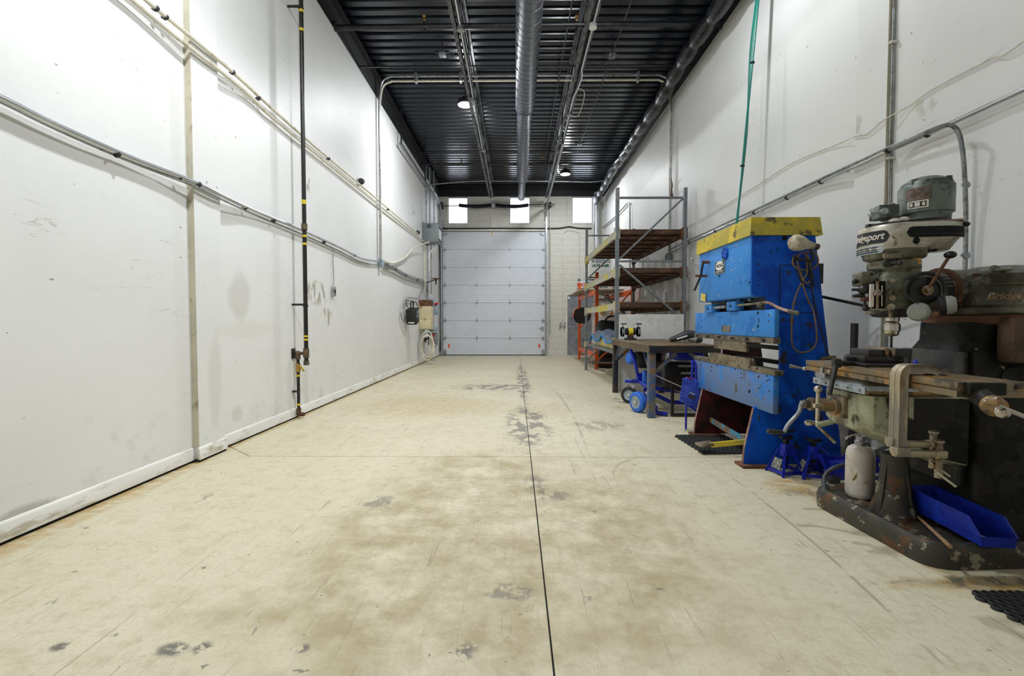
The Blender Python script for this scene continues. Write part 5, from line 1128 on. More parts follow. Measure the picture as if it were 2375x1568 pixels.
mat('vise_dark', (.045, .042, .04), .4, .5); mat('tank_white', (.70, .64, .58), .35, c2=(.45, .38, .28), a2=.10, s2=18)
mat('bin_blue', (.008, .035, .42), .4, c2=(.006, .022, .3), a2=.35, s2=8); mat('wood', (.36, .22, .12), .6, c2=(.25, .15, .08), a2=.3, s2=10)
MATS['mill_dark'].node_tree.nodes['Principled BSDF'].inputs['Specular IOR Level'].default_value = .2
MO, MR = V((1.985, 2.63, 0)), R(-4)
UO, UR = V((2.042, 2.55, 0)), R(-11)
class Fr:
    def __init__(s, o, rz): s.o = o; s.m = Matrix.Rotation(rz, 3, 'Z'); s.i = s.m.transposed()
    def pl(s, x, y, ax, v): c = s.i @ (CAM-s.o); d = s.i @ ray(x, y); t = (v-c[ax])/d[ax]; return c+d*t
    def a(s, x, y, v): return s.pl(x, y, 0, v)
    def b(s, x, y, v): return s.pl(x, y, 1, v)
    def z(s, x, y, v): return s.pl(x, y, 2, v)
MF, UF = Fr(MO, MR), Fr(UO, UR)
ml = thing('milling_machine', 'dark green and silver vertical milling machine with drill chuck beside right wall', 'milling machine', MO, MR)
U2M = (Matrix.Translation(MO) @ Matrix.Rotation(MR, 4, 'Z')).inverted() @ Matrix.Translation(UO) @ Matrix.Rotation(UR, 4, 'Z')
def mb(b, nm, m, par=None): return b.build(nm, m, par or ml, True)
def ub(b, nm, m, par=None): bmesh.ops.transform(b.bm, matrix=U2M, verts=b.bm.verts); return b.build(nm, m, par or ml, True)
def rrect(x0, y0, x1, y1, r, z, n=5):
    p = []
    for cx, cy, a0 in ((x1-r, y1-r, 0), (x0+r, y1-r, 90), (x0+r, y0+r, 180), (x1-r, y0+r, 270)):
        for k in range(n+1): a = R(a0+90*k/n); p.append(V((cx+r*math.cos(a), cy+r*math.sin(a), z)))
    return p
# base casting with raised rim and tray
f0, f1 = MF.z(1898, 1147, 0), MF.z(2165, 1330, 0)
ba, by_0, by_1 = .0, -.50, .50
BTM = (Matrix.Translation(MO) @ Matrix.Rotation(MR, 4, 'Z')).inverted() @ Matrix.Translation((1.90, 2.52, 0)) @ Matrix.Rotation(R(3), 4, 'Z')
def ring(ins, z, r=.12): return [BTM @ p for p in rrect(ins, -.39+ins, 1.06-ins, .46-ins, max(.02, r-ins), z)]
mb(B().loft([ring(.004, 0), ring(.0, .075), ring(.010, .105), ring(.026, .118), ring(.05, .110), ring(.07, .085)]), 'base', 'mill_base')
# column
cb_ = -.22
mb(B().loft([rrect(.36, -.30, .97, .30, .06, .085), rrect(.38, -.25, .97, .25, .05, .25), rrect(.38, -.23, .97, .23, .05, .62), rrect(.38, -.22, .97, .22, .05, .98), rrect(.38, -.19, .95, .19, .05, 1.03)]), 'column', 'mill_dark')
zt_ = MF.a(2150, 804, .33).z
mb(B().bb((.325, -.165, .3), (.40, .165, 1.0), .008).bb((.31, -.20, .3), (.335, .20, 1.0), .006), 'knee_ways', 'ways_grey')
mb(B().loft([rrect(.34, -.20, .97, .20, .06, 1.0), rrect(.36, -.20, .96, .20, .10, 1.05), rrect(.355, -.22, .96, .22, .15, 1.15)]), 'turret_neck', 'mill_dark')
mb(B().bb((.60, -.226, 1.04), (.78, -.19, 1.09)), 'neck_slot', 'gap_black')
q = MF.b(2345, 735, -.30); q2 = MF.b(2392, 843, -.30); mb(B().bb((q.x, -.32, q2.z), (q2.x+.1, -.22, q.z), .02), 'electrical_cover', 'rust_cover') if 'rust_cover' in MATS else (mat('rust_cover', (.10, .055, .03), .45, .2, c2=(.05, .03, .02), a2=.4, s2=5), mb(B().bb((q.x, -.32, q2.z), (q2.x+.1, -.22, q.z), .02), 'electrical_cover', 'rust_cover'))
for px, py in ((2352, 875), (2345, 1150)):
    q = MF.b(px, py, -.235); mb(B().lathe([(.05, 0), (.055, .003), (.05, .006), (.045, .003)], (q.x, -.228, q.z), (0, -1, 0), 24), 'embossed_ring', 'mill_dark')
# turret and overarm
tcx = .655
def circ(r, z, cx=tcx, cy=0, n=36, sx=1): return [V((cx+r*sx*math.cos(2*PI*k/n), cy+r*math.sin(2*PI*k/n), z)) for k in range(n)]
mb(B().loft([circ(.30, 1.14), circ(.31, 1.15), circ(.31, 1.185), circ(.30, 1.19)]), 'swivel_ring', 'rust')
zd = MF.b(2290, 618, 0).z
th = mb(B().loft([circ(.305, 1.19, n=40), circ(.315, 1.20, n=40), circ(.315, 1.225, n=40), circ(.292, 1.24, n=40), circ(.28, 1.34, n=40), circ(.255, 1.40, n=40), circ(.19, zd-.025, n=40), circ(.10, zd-.004, n=40), circ(.02, zd, n=40)]), 'turret', 'turret_green')
mb(B().lathe([(.02, 0), (.125, 0), (.125, .22), (.10, .24)], (.345, 0, 1.315), (1, 0, 0), 30), 'overarm_bore', 'turret_green', th)
mb(B().lathe([(.085, -.012), (.132, -.012), (.136, 0), (.132, .03)], (.345, 0, 1.315), (1, 0, 0), 30), 'bore_flange', 'rust', th)
for px, py in ((2265, 640), (2362, 640)): q = MF.b(px, py, -.12); mb(B().cyl((q.x, -.12, q.z-.05), (q.x, -.12, q.z+.012), .02, n=6), 'turret_bolt', 'rust', th)
q = MF.b(2308, 628, -.16); e = MF.b(2347, 624, -.22); mb(B().cyl(q+V((0, .08, -.01)), q, .03, n=16).cyl(q, e, .010, .008, n=10), 'lock_handle', 'mill_green', th)
# raised maker name on turret side
me = text('Bridgeport', .047, .004, .25, .002); me.materials.clear(); me.materials.append(MT('worn_steel'))
xs0 = min(v.co.x for v in me.vertices)
a0 = min((abs(MF.b(2290, 688, -.283*math.cos(k*.01)).x-tcx-.283*math.sin(k*.01)), k*.01) for k in range(-150, 60))[1]; q = MF.b(2290, 688, -.283*math.cos(a0))
for v in me.vertices:
    s_ = (v.co.x-xs0)*1.0; an = a0+s_/.283; r = .284+v.co.z+.004; v.co = V((tcx+r*math.sin(an), -r*math.cos(an), q.z-.0+v.co.y))
link('lettering', me, th, True)
b = B(); ring_ = []
for sgn in (-.066, .062):
    p = []
    for k in range(13): an = a0-.06-(.1 if sgn < 0 else 0)+k*.15; p.append(V((tcx+.287*math.sin(an), -.287*math.cos(an), q.z+sgn)))
    b.tube(p, .004, n=5)
mb(b, 'name_border', 'mill_green', th)
# overarm tube
zc_ = 1.31
sp_m = (U2M @ V((.20, 0, zc_))); mb(B().cyl(sp_m, (.42, 0, 1.315), .082, n=28), 'overarm', 'rust_arm') if 'rust_arm' in MATS else (mat('rust_arm', (.34, .16, .045), .4, .4, c2=(.10, .045, .02), a2=.4, s2=5), mb(B().cyl(sp_m, (.42, 0, 1.315), .082, n=28), 'overarm', 'rust_arm'))
# head, in its own swung frame: a = back along the overarm, b = away from camera
def uq(x, y, b_): return UF.b(x, y, b_)
zz = lambda y, b_=0: UF.b(2062, y, b_).z
hd = ub(B().loft([rrect(-.085, -.085, .10, .085, .04, zz(722)), rrect(-.092, -.092, .11, .092, .04, zz(700)), rrect(-.092, -.092, .12, .092, .04, zz(645)), rrect(-.085, -.085, .11, .085, .06, zz(632)), rrect(-.095, -.095, .12, .095, .09, zz(622))]), 'head_casting', 'mill_green')
ub(B().lathe([(.05, zz(737)), (.085, zz(735)), (.098, zz(729)), (.098, zz(720)), (.08, zz(717))], n=12), 'quill_collar', 'vise_dark', hd)
ub(B().cyl((.02, 0, zc_), (.22, 0, zc_), .10, n=26), 'overarm_knuckle', 'mill_green', hd)
ub(B().cyl((.19, 0, zc_), (.225, 0, zc_), .10, n=28), 'swivel_plate', 'mill_dark', hd)
# quill feed hub and lever on the near side
q = uq(2146, 674, -.135)
ub(B().cyl((q.x, -.02, q.z), (q.x, -.135, q.z), .070, n=30), 'feed_hub', 'engine_black', hd); ub(B().cyl((q.x, -.135, q.z), (q.x, -.155, q.z), .026, n=16).cyl((q.x, -.155, q.z), (q.x, -.166, q.z), .012, n=12), 'hub_nut', 'worn_steel', hd)
e = uq(2204, 591, -.17); ub(B().cyl((q.x, -.148, q.z), e, .0075, n=10), 'feed_lever', 'rust_arm', hd); ub(B().ball(e, .026, (1, 1, .72)), 'lever_knob', 'engine_black', hd)
# quill window with depth scale and stop screw, facing the operator and camera
aa = -.094
def ua(x, y, a_=aa): return UF.a(x, y, a_)
bq = lambda x, y: uq(x, y, -.095)
p0_, p1_ = bq(2023, 716), bq(2054, 652)
ub(B().bb((p0_.x, -.0965, p0_.z), (p1_.x, -.09, p1_.z)), 'quill_window', 'gap_black', hd)
p0_, p1_ = uq(2017, 712, -.104), uq(2027, 659, -.104); ub(B().bb((p0_.x, -.108, p0_.z), (p1_.x, -.096, p1_.z)), 'depth_scale', 'tank_white', hd)
q0, q1 = uq(2035, 718, -.108), uq(2035, 652, -.108); ub(B().cyl(q0, q1, .008, n=10), 'stop_screw', 'worn_steel', hd); q = uq(2035, 682, -.108); ub(B().cyl(q+V((0, 0, -.008)), q+V((0, 0, .008)), .022, n=20).cyl(q+V((0, 0, .01)), q+V((0, 0, .022)), .014, n=14), 'stop_nut', 'worn_steel', hd)
q0, q1 = uq(2045, 710, -.104), uq(2045, 662, -.104); ub(B().cyl(q0, q1, .005, n=8), 'guide_rod', 'polished', hd)
for x, y, r in ((2066, 652, .014), (2067, 692, .015), (2064, 712, .017)):
    q = uq(x, y, -.094); ub(B().cyl(q, q+V((-.01, -.03, 0)), r, n=6 if r < .016 else 14), 'bolt', 'worn_steel', hd)
q = uq(2064, 714, -.12); ub(B().cyl(q, q+V((0, -.012, -.05)), .006, .01, n=8), 'quill_lock', 'worn_steel', hd)
q0, q1 = uq(1991, 663, -.03), uq(2024, 630, -.03); ub(B().bb((q0.x, -.06, q0.z), (q1.x, .05, q1.z), .012), 'feed_box', 'mill_green', hd)
q0, q1 = uq(2015, 729, -.09), uq(2026, 720, -.09); ub(B().bb((q0.x, -.1, q0.z), (q1.x, -.05, q1.z), .004), 'clamp_lug', 'worn_steel', hd)
q = uq(1983, 653, -.03); q2 = uq(1995, 652, -.03); ub(B().ball(q, .015).cyl(q, q2, .005, n=8), 'feed_knob', 'engine_black', hd)
q = uq(2003, 672, -.06); ub(B().ball(q, .028, (1, 1, .9)).cyl(q, q+V((-.06, -.01, 0)), .007, n=8).cyl(q+V((.0, 0, -.03)), q+V((-.055, -.01, -.035)), .012, .008, n=10).cyl(q, q+V((.04, 0, 0)), .02, n=12), 'fine_feed_wheel', 'vise_dark', hd)
e = uq(2008, 715, -.08); ub(B().cyl(q+V((0, 0, -.03)), e, .008, .006, n=8).ball(e, .018, (1, 1, .85)), 'speed_lever', 'engine_black', hd)
q = uq(2008, 694, -.06); ub(B().bb(q+V((-.02, -.02, -.012)), q+V((.03, .02, .012)), .004), 'trip_block', 'rust', hd)
# spindle, chuck and drill
ch_ = ub(B().lathe([(.02, zz(737)), (.033, zz(737)), (.033, zz(745)), (.026, zz(746))], n=20), 'spindle_nose', 'polished', hd)
ub(B().lathe([(.01, zz(746)), (.030, zz(747)), (.033, zz(749)), (.033, zz(751)), (.038, zz(752)), (.038, zz(767)), (.034, zz(768)), (.031, zz(776)), (.024, zz(779)), (.008, zz(780))], n=24), 'drill_chuck', 'polished', hd)
p = []; b = B(); zt1, zb1 = zz(779), zz(816)
b.cyl((0, 0, zt1), (0, 0, zb1+.006), .0045, n=8)
for ph in (0, PI): b.tube([(.0035*math.cos(ph+k*.55), .0035*math.sin(ph+k*.55), zt1-(zt1-zb1)*k/40) for k in range(41)], .0032, n=5)
ub(b, 'drill_bit', 'vise_dark', hd)
# gear stage, neck and belt housing
zA, zB_, zC, zD_ = zz(632), zz(606), zz(588), zz(580)
ub(B().lathe([(.088, zA-.01), (.10, zA+.008), (.112, zA+.014), (.116, zA+.02), (.116, zB_-.006), (.104, zB_), (.128, zB_+.008), (.135, zB_+.014), (.142, zC), (.148, zC+.03), (.145, zC+.045)], (.0, 0, 0), n=36), 'gear_housing', 'mill_green', hd)
q = uq(2066, 594, -.15); ub(B().bb((q.x-.035, -.158, q.z-.012), (q.x+.045, -.145, q.z+.014), .002), 'rating_plate', 'die_steel', hd)
q = uq(2060, 609, -.125); ub(B().cyl((q.x, -.12, q.z), (q.x, -.145, q.z), .026, n=18).cyl((q.x, -.14, q.z), (q.x+.03, -.165, q.z-.008), .011, n=10).ball((q.x+.03, -.167, q.z-.008), .015), 'back_gear_lever', 'vise_dark', hd)
q = uq(2117, 607, -.08); ub(B().bb((q.x-.03, -.1, q.z-.018), (q.x+.03, -.05, q.z+.018), .005), 'side_knob', 'brass', hd)
q = uq(2023, 613, -.11); ub(B().bb((q.x-.02, -.13, q.z-.006), (q.x+.02, -.1, q.z+.006)), 'small_plate', 'die_steel', hd)
am = uq(2147, 460, 0).x; r1, r2 = .160, .152
hz0, hzm, hz1 = zz(586), zz(556), zz(527)
def hull(ra, rb, z, n=18):
    d = am; off = math.asin((ra-rb)/d); p = []
    for k in range(n+1): a = PI/2+off*-1+ (PI+2*off)*k/n; p.append(V((ra*math.cos(a), ra*math.sin(a), z)))
    for k in range(n+1): a = -PI/2-off*-1*-1 + (PI-2*off)*k/n; p.append(V((am+rb*math.cos(a), rb*math.sin(a), z)))
    return p
bh_ = ub(B().loft([hull(r1-.012, r2-.06, hz0-.002), hull(r1+.004, r2-.05, hz0+.004), hull(r1+.004, r2-.045, hz0+.014), hull(r1, r2-.04, hz0+.018), hull(r1, r2-.012, hzm-.01), hull(r1, r2, hzm+.012), hull(r1, r2, hz1-.02), hull(r1-.006, r2-.002, hz1-.006), hull(r1-.025, r2-.02, hz1)]), 'belt_housing', 'mill_housing', hd)
ub(B().loft([hull(r1-.08, r2+.006, hz1), hull(r1-.08, r2+.006, hz1+.008)]), 'housing_lip', 'worn_steel', hd)
# belt opening on the near flank
q0, q1 = uq(2106, 548, -.17), uq(2222, 521, -.17)
def stad(x0, x1, z0, z1, y, n=8):
    r = (z1-z0)/2; zc2 = (z0+z1)/2; p = []
    for k in range(n+1): a = PI/2+PI*k/n; p.append(V((x0+r+r*math.cos(a), y, zc2+r*math.sin(a))))
    for k in range(n+1): a = -PI/2+PI*k/n; p.append(V((x1-r+r*math.cos(a), y, zc2+r*math.sin(a))))
    return p
def on_wall(b, gap=.0015):    # wrap flat (y=0) shapes around the housing flank
    for v in b.bm.verts if isinstance(b, B) else b.vertices:
        x, e_, z_ = v.co.x, -v.co.y, v.co.z
        if x < 0: an = x/r1; v.co = V((math.sin(an)*(r1+gap+e_), -math.cos(an)*(r1+gap+e_), z_))
        elif x <= am: v.co = V((x, -(r1+(r2-r1)*x/am+gap+e_), z_))
        else: an = (x-am)/r2; v.co = V((am+math.sin(an)*(r2+gap+e_), -math.cos(an)*(r2+gap+e_), z_))
def strip(x0, x1, z0, z1, th_, n=26):
    b = B(); rr_ = (z1-z0)/2; zc2 = (z0+z1)/2; rings = []
    for k in range(n+1):
        x = x0+(x1-x0)*k/n; d = min(x-x0, x1-x); h = rr_*(math.sqrt(max(0, 1-(1-d/rr_)**2)) if d < rr_ else 1)+.0004
        rings.append([V((x, 0, zc2-h)), V((x, 0, zc2+h)), V((x, -th_, zc2+h)), V((x, -th_, zc2-h))])
    b.loft(rings); on_wall(b); return b
bo = ub(strip(q0.x, am+r2*.95, q0.z-.004, q1.z, .001), 'belt_opening', 'gap_black', hd)
ub(strip(q0.x+.03, am+.1, q0.z+.010, q0.z+.013, .002), 'belt', 'rubber_black', bo)
lx1 = uq(2068, 545, -r1).x; zl0, zl1 = zz(562, -.12), zz(533, -.12)
lg = ub(strip(-.40, lx1, zl0, zl1, .001), 'name_badge', 'engine_black', hd)
me = text('Bridgeport', .052, .0008, .28, .001); me.materials.clear(); me.materials.append(MT('tank_white'))
x1_ = max(v.co.x for v in me.vertices); x0_ = min(v.co.x for v in me.vertices); sc_ = .82
for v in me.vertices: v.co = V(((v.co.x-x1_)*sc_+lx1-.018, -v.co.z-.002, (zl0+zl1)/2+v.co.y+.003))
on_wall(me, .002); me.transform(U2M); link('lettering', me, lg, True)
ub(strip(-.33, -.115, zl0-.052, zl0-.014, .0012), 'instruction_plate', 'box_blue_grey', hd)
for k in range(3): ub(strip(-.31, -.14, zl0-.047+k*.011, zl0-.041+k*.011, .002), 'print_line', 'engine_black', hd)
ub(strip(.0, .03, hz0+.018, hz0+.055, .001), 'arch_notch', 'gap_black', hd)
q = uq(2075, 514, -.08); ub(B().ball(q, .02, (1.5, .9, .9)).ball(q+V((.045, 0, .012)), .015, (1.6, .8, .8)), 'belt_lever', 'tank_white', hd)
ub(B().lathe([(.09, hz1), (.1, hz1+.004), (.1, hz1+.012), (.05, hz1+.014)], (-.03, 0, 0), n=24).bb((-.14, -.03, hz1), (-.10, .0, hz1+.016)), 'spindle_cap', 'vise_dark', hd)
q = uq(2240, 520, -.1); ub(B().cyl(q+V((-.07, .02, 0)), q, .005, n=8).ball(q, .018, (1, 1, .7)), 'tension_knob', 'engine_black', hd)
q = uq(2165, 577, -.08); ub(B().cyl(q+V((-.12, .03, -.005)), q+V((-.02, 0, 0)), .02, n=12).ball(q, .020, (1.1, 1, .8)), 'brake_knob', 'engine_black', hd)
# motor
mz0, mz1 = zz(511), zz(438); rm2 = .118
mo = ub(B().lathe([(.05, mz0-.012), (rm2-.014, mz0-.012), (rm2-.012, mz0+.02), (rm2, mz0+.024), (rm2, mz1-.006), (rm2-.004, mz1)], (am, 0, 0), n=40), 'motor', 'motor_green', hd)
ub(B().lathe([(rm2-.006, mz1), (rm2-.012, mz1+.018), (rm2-.04, mz1+.036), (.06, mz1+.044), (.01, mz1+.045)], (am, 0, 0), n=40), 'end_bell', 'motor_green', mo)
for k in range(4): a = k*PI/2+.5; c, s_ = math.cos(a), math.sin(a); ub(B().bb((am+(rm2-.02)*c-.014, (rm2-.02)*s_-.014, mz1-.01), (am+(rm2-.02)*c+.014, (rm2-.02)*s_+.014, mz1+.03), .005), 'bell_lug', 'motor_green', mo)
def mwrap(nm, m, x0, x1, z0, z1, th_=.002, par=mo):
    b = B(); n = 10; rings = []
    for k in range(n+1):
        an = x0+(x1-x0)*k/n; u_ = V((math.sin(an), -math.cos(an), 0)); c = V((am, 0, 0))
        rings.append([c+u_*(rm2-.001)+V((0, 0, z0)), c+u_*(rm2-.001)+V((0, 0, z1)), c+u_*(rm2+th_)+V((0, 0, z1)), c+u_*(rm2+th_)+V((0, 0, z0))])
    return ub(b.loft(rings), nm, m, par)
mat('plate_brown', (.07, .045, .035), .4, .3, c2=(.16, .12, .10), a2=.4, s2=30)
z_ = lambda f: mz0+.02+(mz1-mz0-.02)*f
mwrap('rating_plate', 'plate_brown', -1.25, -.35, z_(.42), z_(.86)); b2 = mwrap('maker_plate', 'tank_white', -1.15, -.42, z_(.14), z_(.40), .003); mwrap('plate_field', 'engine_black', -1.08, -.49, z_(.18), z_(.36), .0038, b2); mwrap('plate_disc', 'tank_white', -.88, -.70, z_(.20), z_(.34), .0045, b2)
for k in (-1.0, -.58): mwrap('plate_mark', 'tank_white', k-.05, k+.05, z_(.21), z_(.33), .0045, b2)
mwrap('blank_plate', 'motor_green', -1.15, -.75, z_(.02), z_(.12), .003)
q0, q1 = uq(2034, 507, -.05), uq(2082, 475, -.05); ub(B().bb((q0.x, -.07, q0.z), (q1.x, .03, q1.z), .004).bb((q0.x+.06, -.075, q0.z-.003), (q0.x+.072, .035, q1.z+.003)), 'switch_box', 'motor_green', mo)
q = uq(2048, 491, -.07); e = uq(2020, 497, -.09); ub(B().cyl(q+V((0, .01, 0)), q+V((0, -.02, 0)), .016, n=14).cyl(q+V((0, -.015, 0)), e, .005, n=8).ball(e, .014), 'switch_lever', 'galvanised', mo)
# ------------------------------------------------------------------ knee, saddle, table
zt2 = .915; ty0, ty1 = -.80, .285; tx0, tx1 = -.19, .085
kz = .765
kn = mb(B().loft([[V((-.135, s*.14, kz)) if False else V(p) for p in poly] for poly in (
    [(-.14, -.17, kz), (-.14, .15, kz), (-.14, .15, .60), (-.14, .10, .57), (-.14, -.12, .57), (-.14, -.17, .60)],
    [(-.11, -.215, kz), (-.11, .16, kz), (-.11, .16, .585), (-.11, .12, .555), (-.11, -.16, .555), (-.11, -.215, .585)],
    [(.05, -.235, kz), (.05, .165, kz), (.05, .165, .53), (.05, .12, .49), (.05, -.18, .49), (.05, -.235, .53)],
    [(.20, -.235, kz), (.20, .18, kz), (.20, .18, .45), (.20, .13, .42), (.20, -.18, .42), (.20, -.235, .45)],
    [(.33, -.235, kz), (.33, .18, kz), (.33, .18, .42), (.33, .13, .40), (.33, -.18, .40), (.33, -.235, .42)])]), 'knee', 'mill_knee')
for s in (-1, 1): mb(B().bb((-.12, s*.15-.035, kz), (.33, s*.15+.035, kz+.03), .003), 'knee_slide', 'table_steel', kn)
mb(B().prism([(-.06, -.232, kz-.004), (-.02, -.241, .565), (.05, -.241, .535), (.20, -.241, .455), (.33, -.241, .425), (.33, -.241, kz-.004)], (0, .008, 0)), 'knee_shade_plate', 'mill_dark', kn)  # dark plate painting shade onto the knee's near side, no real cover
sd = mb(B().loft([rrect(-.165, -.23, .12, .23, .03, kz+.03), rrect(-.165, -.23, .12, .23, .03, kz+.055), rrect(-.15, -.20, .11, .20, .03, zt2-.075), rrect(-.12, -.18, .08, .18, .02, zt2-.06)]), 'saddle', 'galvanised')
mb(B().bb((-.172, -.235, kz+.012), (-.164, .235, kz+.05), .002), 'way_wiper', 'box_blue_grey', sd)
for k in range(5): mb(B().cyl((-.172, -.2+k*.1, kz+.03), (-.177, -.2+k*.1, kz+.03), .007, n=8), 'bolt', 'worn_steel', sd)
mb(B().cyl((-.17, .02, kz+.07), (-.22, -.02, kz+.10), .01, n=8).ball((-.222, -.022, kz+.105), .014), 'table_lock', 'worn_steel', sd)
mb(B().bb((-.205, .06, zt2-.09), (-.19, .15, zt2-.06), .004).bb((-.2, .09, zt2-.07), (-.188, .11, zt2-.03)), 'stop_bracket', 'galvanised', sd)
ta = mb(B().bb((tx0, ty0, zt2-.060), (tx1, ty1, zt2-.034)).bb((tx0+.012, ty0, zt2-.036), (tx1-.012, ty1, zt2-.026)).bb((tx0, ty0, zt2-.028), (tx0+.05, ty1, zt2), .0015).bb((tx0+.066, ty0, zt2-.028), (tx0+.129, ty1, zt2), .0015).bb((tx0+.145, ty0, zt2-.028), (tx0+.208, ty1, zt2), .0015).bb((tx0+.224, ty0, zt2-.028), (tx1, ty1, zt2), .0015), 'table', 'table_steel')
# near end bracket with dial and crank
q = MF.b(2300, 915, ty0-.02); q0, q1 = MF.b(2247, 917, ty0-.02), MF.b(2342, 888, ty0-.02)
en = mb(B().bb((q0.x, ty0-.025, q0.z), (q1.x-.01, ty0, q1.z), .008), 'end_bracket', 'mill_dark', ta)
c0, c1 = MF.b(2272, 918, ty0-.01), MF.b(2300, 938, ty0-.09)
mb(B().cyl(c0, c1, .036, .034, n=22), 'screw_boss', 'mill_dark', ta); d_ = (c1-c0).normalized()
mb(B().lathe([(.03, 0), (.038, .003), (.038, .026), (.026, .03), (.014, .04), (.014, .075)], c1, d_, 24), 'feed_dial', 'table_steel', ta)
e = c1+d_*.07; mb(B().bar(e+V((-.06, 0, .04)), e+V((.10, -.01, -.03)), .022, .018, .006).ball(e, .024), 'crank_arm', 'polished', ta); mb(B().lathe([(.006, 0), (.014, .02), (.018, .038), (.013, .054), (.003, .06)], e+V((-.055, -.0, .036)), (0, -1, .25), 14), 'crank_grip', 'table_steel', ta)
# far end handle
c0 = MF.b(1868, 860, ty1+.02); mb(B().cyl((-.05, ty1, zt2-.07), (-.05, ty1+.06, zt2-.07), .042, n=20).bb((-.13, ty1, zt2-.1), (.03, ty1+.015, zt2-.03), .006), 'end_bracket', 'table_steel', ta)
a_, b_ = MF.b(1832, 849, ty1+.09), MF.b(1866, 855, ty1+.07); mb(B().tube([a_, a_.lerp(b_, .5), b_], lambda u: .014-.008*math.sin(u*PI*.6), n=10, sm=4).ball(b_, .013).bar(b_, (-.05, ty1+.07, zt2-.07), .018, .012), 'crank_handle', 'polished', ta)
# cross feed boss, ball crank, knee crank
ya_ = .02
fc = mb(B().bb((-.165, -.055, kz-.15), (-.135, .075, kz-.03), .006).cyl((-.135, .01, kz-.09), (-.25, .01, kz-.09), .04, .03, n=20).lathe([(.03, 0), (.046, .003), (.046, .022), (.034, .026)], (-.165, .01, kz-.09), (-1, 0, 0), 22), 'cross_feed_boss', 'table_steel', kn)
h = V((-.265, .01, kz-.09)); mb(B().cyl(h+V((.03, 0, 0)), h+V((-.02, 0, 0)), .014, n=12).cyl(h+V((0, 0, -.10)), h+V((0, 0, .09)), .011, n=10).ball(h+V((0, 0, .095)), .022).ball(h+V((0, 0, -.10)), .016).lathe([(.008, 0), (.013, .02), (.018, .045), (.012, .062), (.003, .066)], h+V((0, 0, -.10)), (-1, .15, 0), 12), 'ball_crank', 'polished', kn)
kc = V((-.14, .12, kz-.10))
k0 = MF.b(1885, 937, .16); mb(B().cyl(k0+V((.1, 0, 0)), k0, .036, n=20).lathe([(.036, 0), (.04, .004), (.04, .02), (.026, .024), (.026, .05), (.02, .052)], k0, (-1, 0, 0), 22), 'elevating_boss', 'table_steel', kn)
k1, k2, k3 = MF.b(1858, 937, .16), MF.b(1828, 985, .16), MF.b(1819, 1003, .16); k4 = MF.b(1780, 1000, .16)
mb(B().cyl(k0, k1, .02, n=14).tube([k1, k1.lerp(k2, .35)+V((.012, 0, -.01)), k2, k3], .012, n=10, sm=4), 'elevating_crank', 'galvanised', kn); mb(B().tube([k3, k3.lerp(k4, .3), k3.lerp(k4, .7), k4], lambda u: .008+.008*math.sin(u*PI*.75), n=12, sm=4), 'crank_grip', 'dark_metal', kn)
k0, k1 = MF.b(1894, 986, -.06), MF.b(1937, 1027, -.08); mb(B().cyl(k0+V((.08, 0, .02)), k0, .016, n=12), 'knee_lock_shaft', 'mill_knee', kn); mb(B().cyl(k0, k1, .008, n=10), 'knee_lock_rod', 'worn_steel', kn)
# elevating screw pedestal
q = MF.b(2075, 1190, .0); mb(B().lathe([(.115, .085), (.112, .10), (.085, .18), (.068, .30), (.062, .42), (.05, .425)], (.13, -.03, 0), n=12), 'screw_pedestal', 'mill_base')
for k in range(4): a = k*PI/2+.4; mb(B().prism([(.13+.11*math.cos(a), -.03+.11*math.sin(a), .085), (.13+.06*math.cos(a), -.03+.06*math.sin(a), .40), (.13, -.03, .40), (.13, -.03, .085)], (.012*math.sin(a), -.012*math.cos(a), 0)), 'pedestal_rib', 'mill_base')
# ------------------------------------------------------------------ things on the mill
vz = zt2
q = MO+Matrix.Rotation(MR, 3, 'Z') @ V((-.02, -.05, vz))
vi = thing('machine_vise', 'dark machine vise bolted on the mill table under drill', 'vise', q, MR)
def vb(b, nm, m): return b.build(nm, m, vi, True)
vb(B().bb((-.115, -.13, 0), (.16, .13, .018), .004).bb((-.09, -.08, .018), (.15, .08, .055), .006), 'body', 'vise_dark')
vb(B().bb((.06, -.085, .04), (.15, .085, .095), .006), 'fixed_jaw', 'vise_dark'); vb(B().bb((-.07, -.08, .05), (.015, .08, .09), .006), 'moving_jaw', 'vise_dark')
vb(B().bb((.042, -.09, .055), (.06, .09, .10), .001), 'jaw_plate', 'worn_steel'); vb(B().bb((.012, -.09, .055), (.028, .09, .098), .001), 'jaw_plate', 'worn_steel')
vb(B().cyl((-.14, 0, .035), (-.06, 0, .035), .014, n=12), 'vise_screw', 'dark_metal'); vb(B().cyl((.1, -.11, .018), (.1, -.11, .05), .012, n=6), 'hold_down_bolt', 'dark_metal')
def vloc(p): return Matrix.Rotation(-MR, 3, 'Z') @ (p-q)
p0_, p1_, p2_ = onY(1998, 846, 2.58), onY(1940, 842, 2.52), onY(1924, 915, 2.45)
vb(B().tube([vloc(p0_), vloc(p1_)], .016, n=12).cyl(vloc(p0_), (-.13, 0, .035), .014, n=10), 'handle_arm', 'rubber_black'); vb(B().box(vloc(p1_), (.04, .035, .05), None, .008), 'handle_joint', 'vise_dark'); vb(B().cyl(vloc(p1_), vloc(p2_), .013, .011, n=12), 'handle_lever', 'rubber_black')
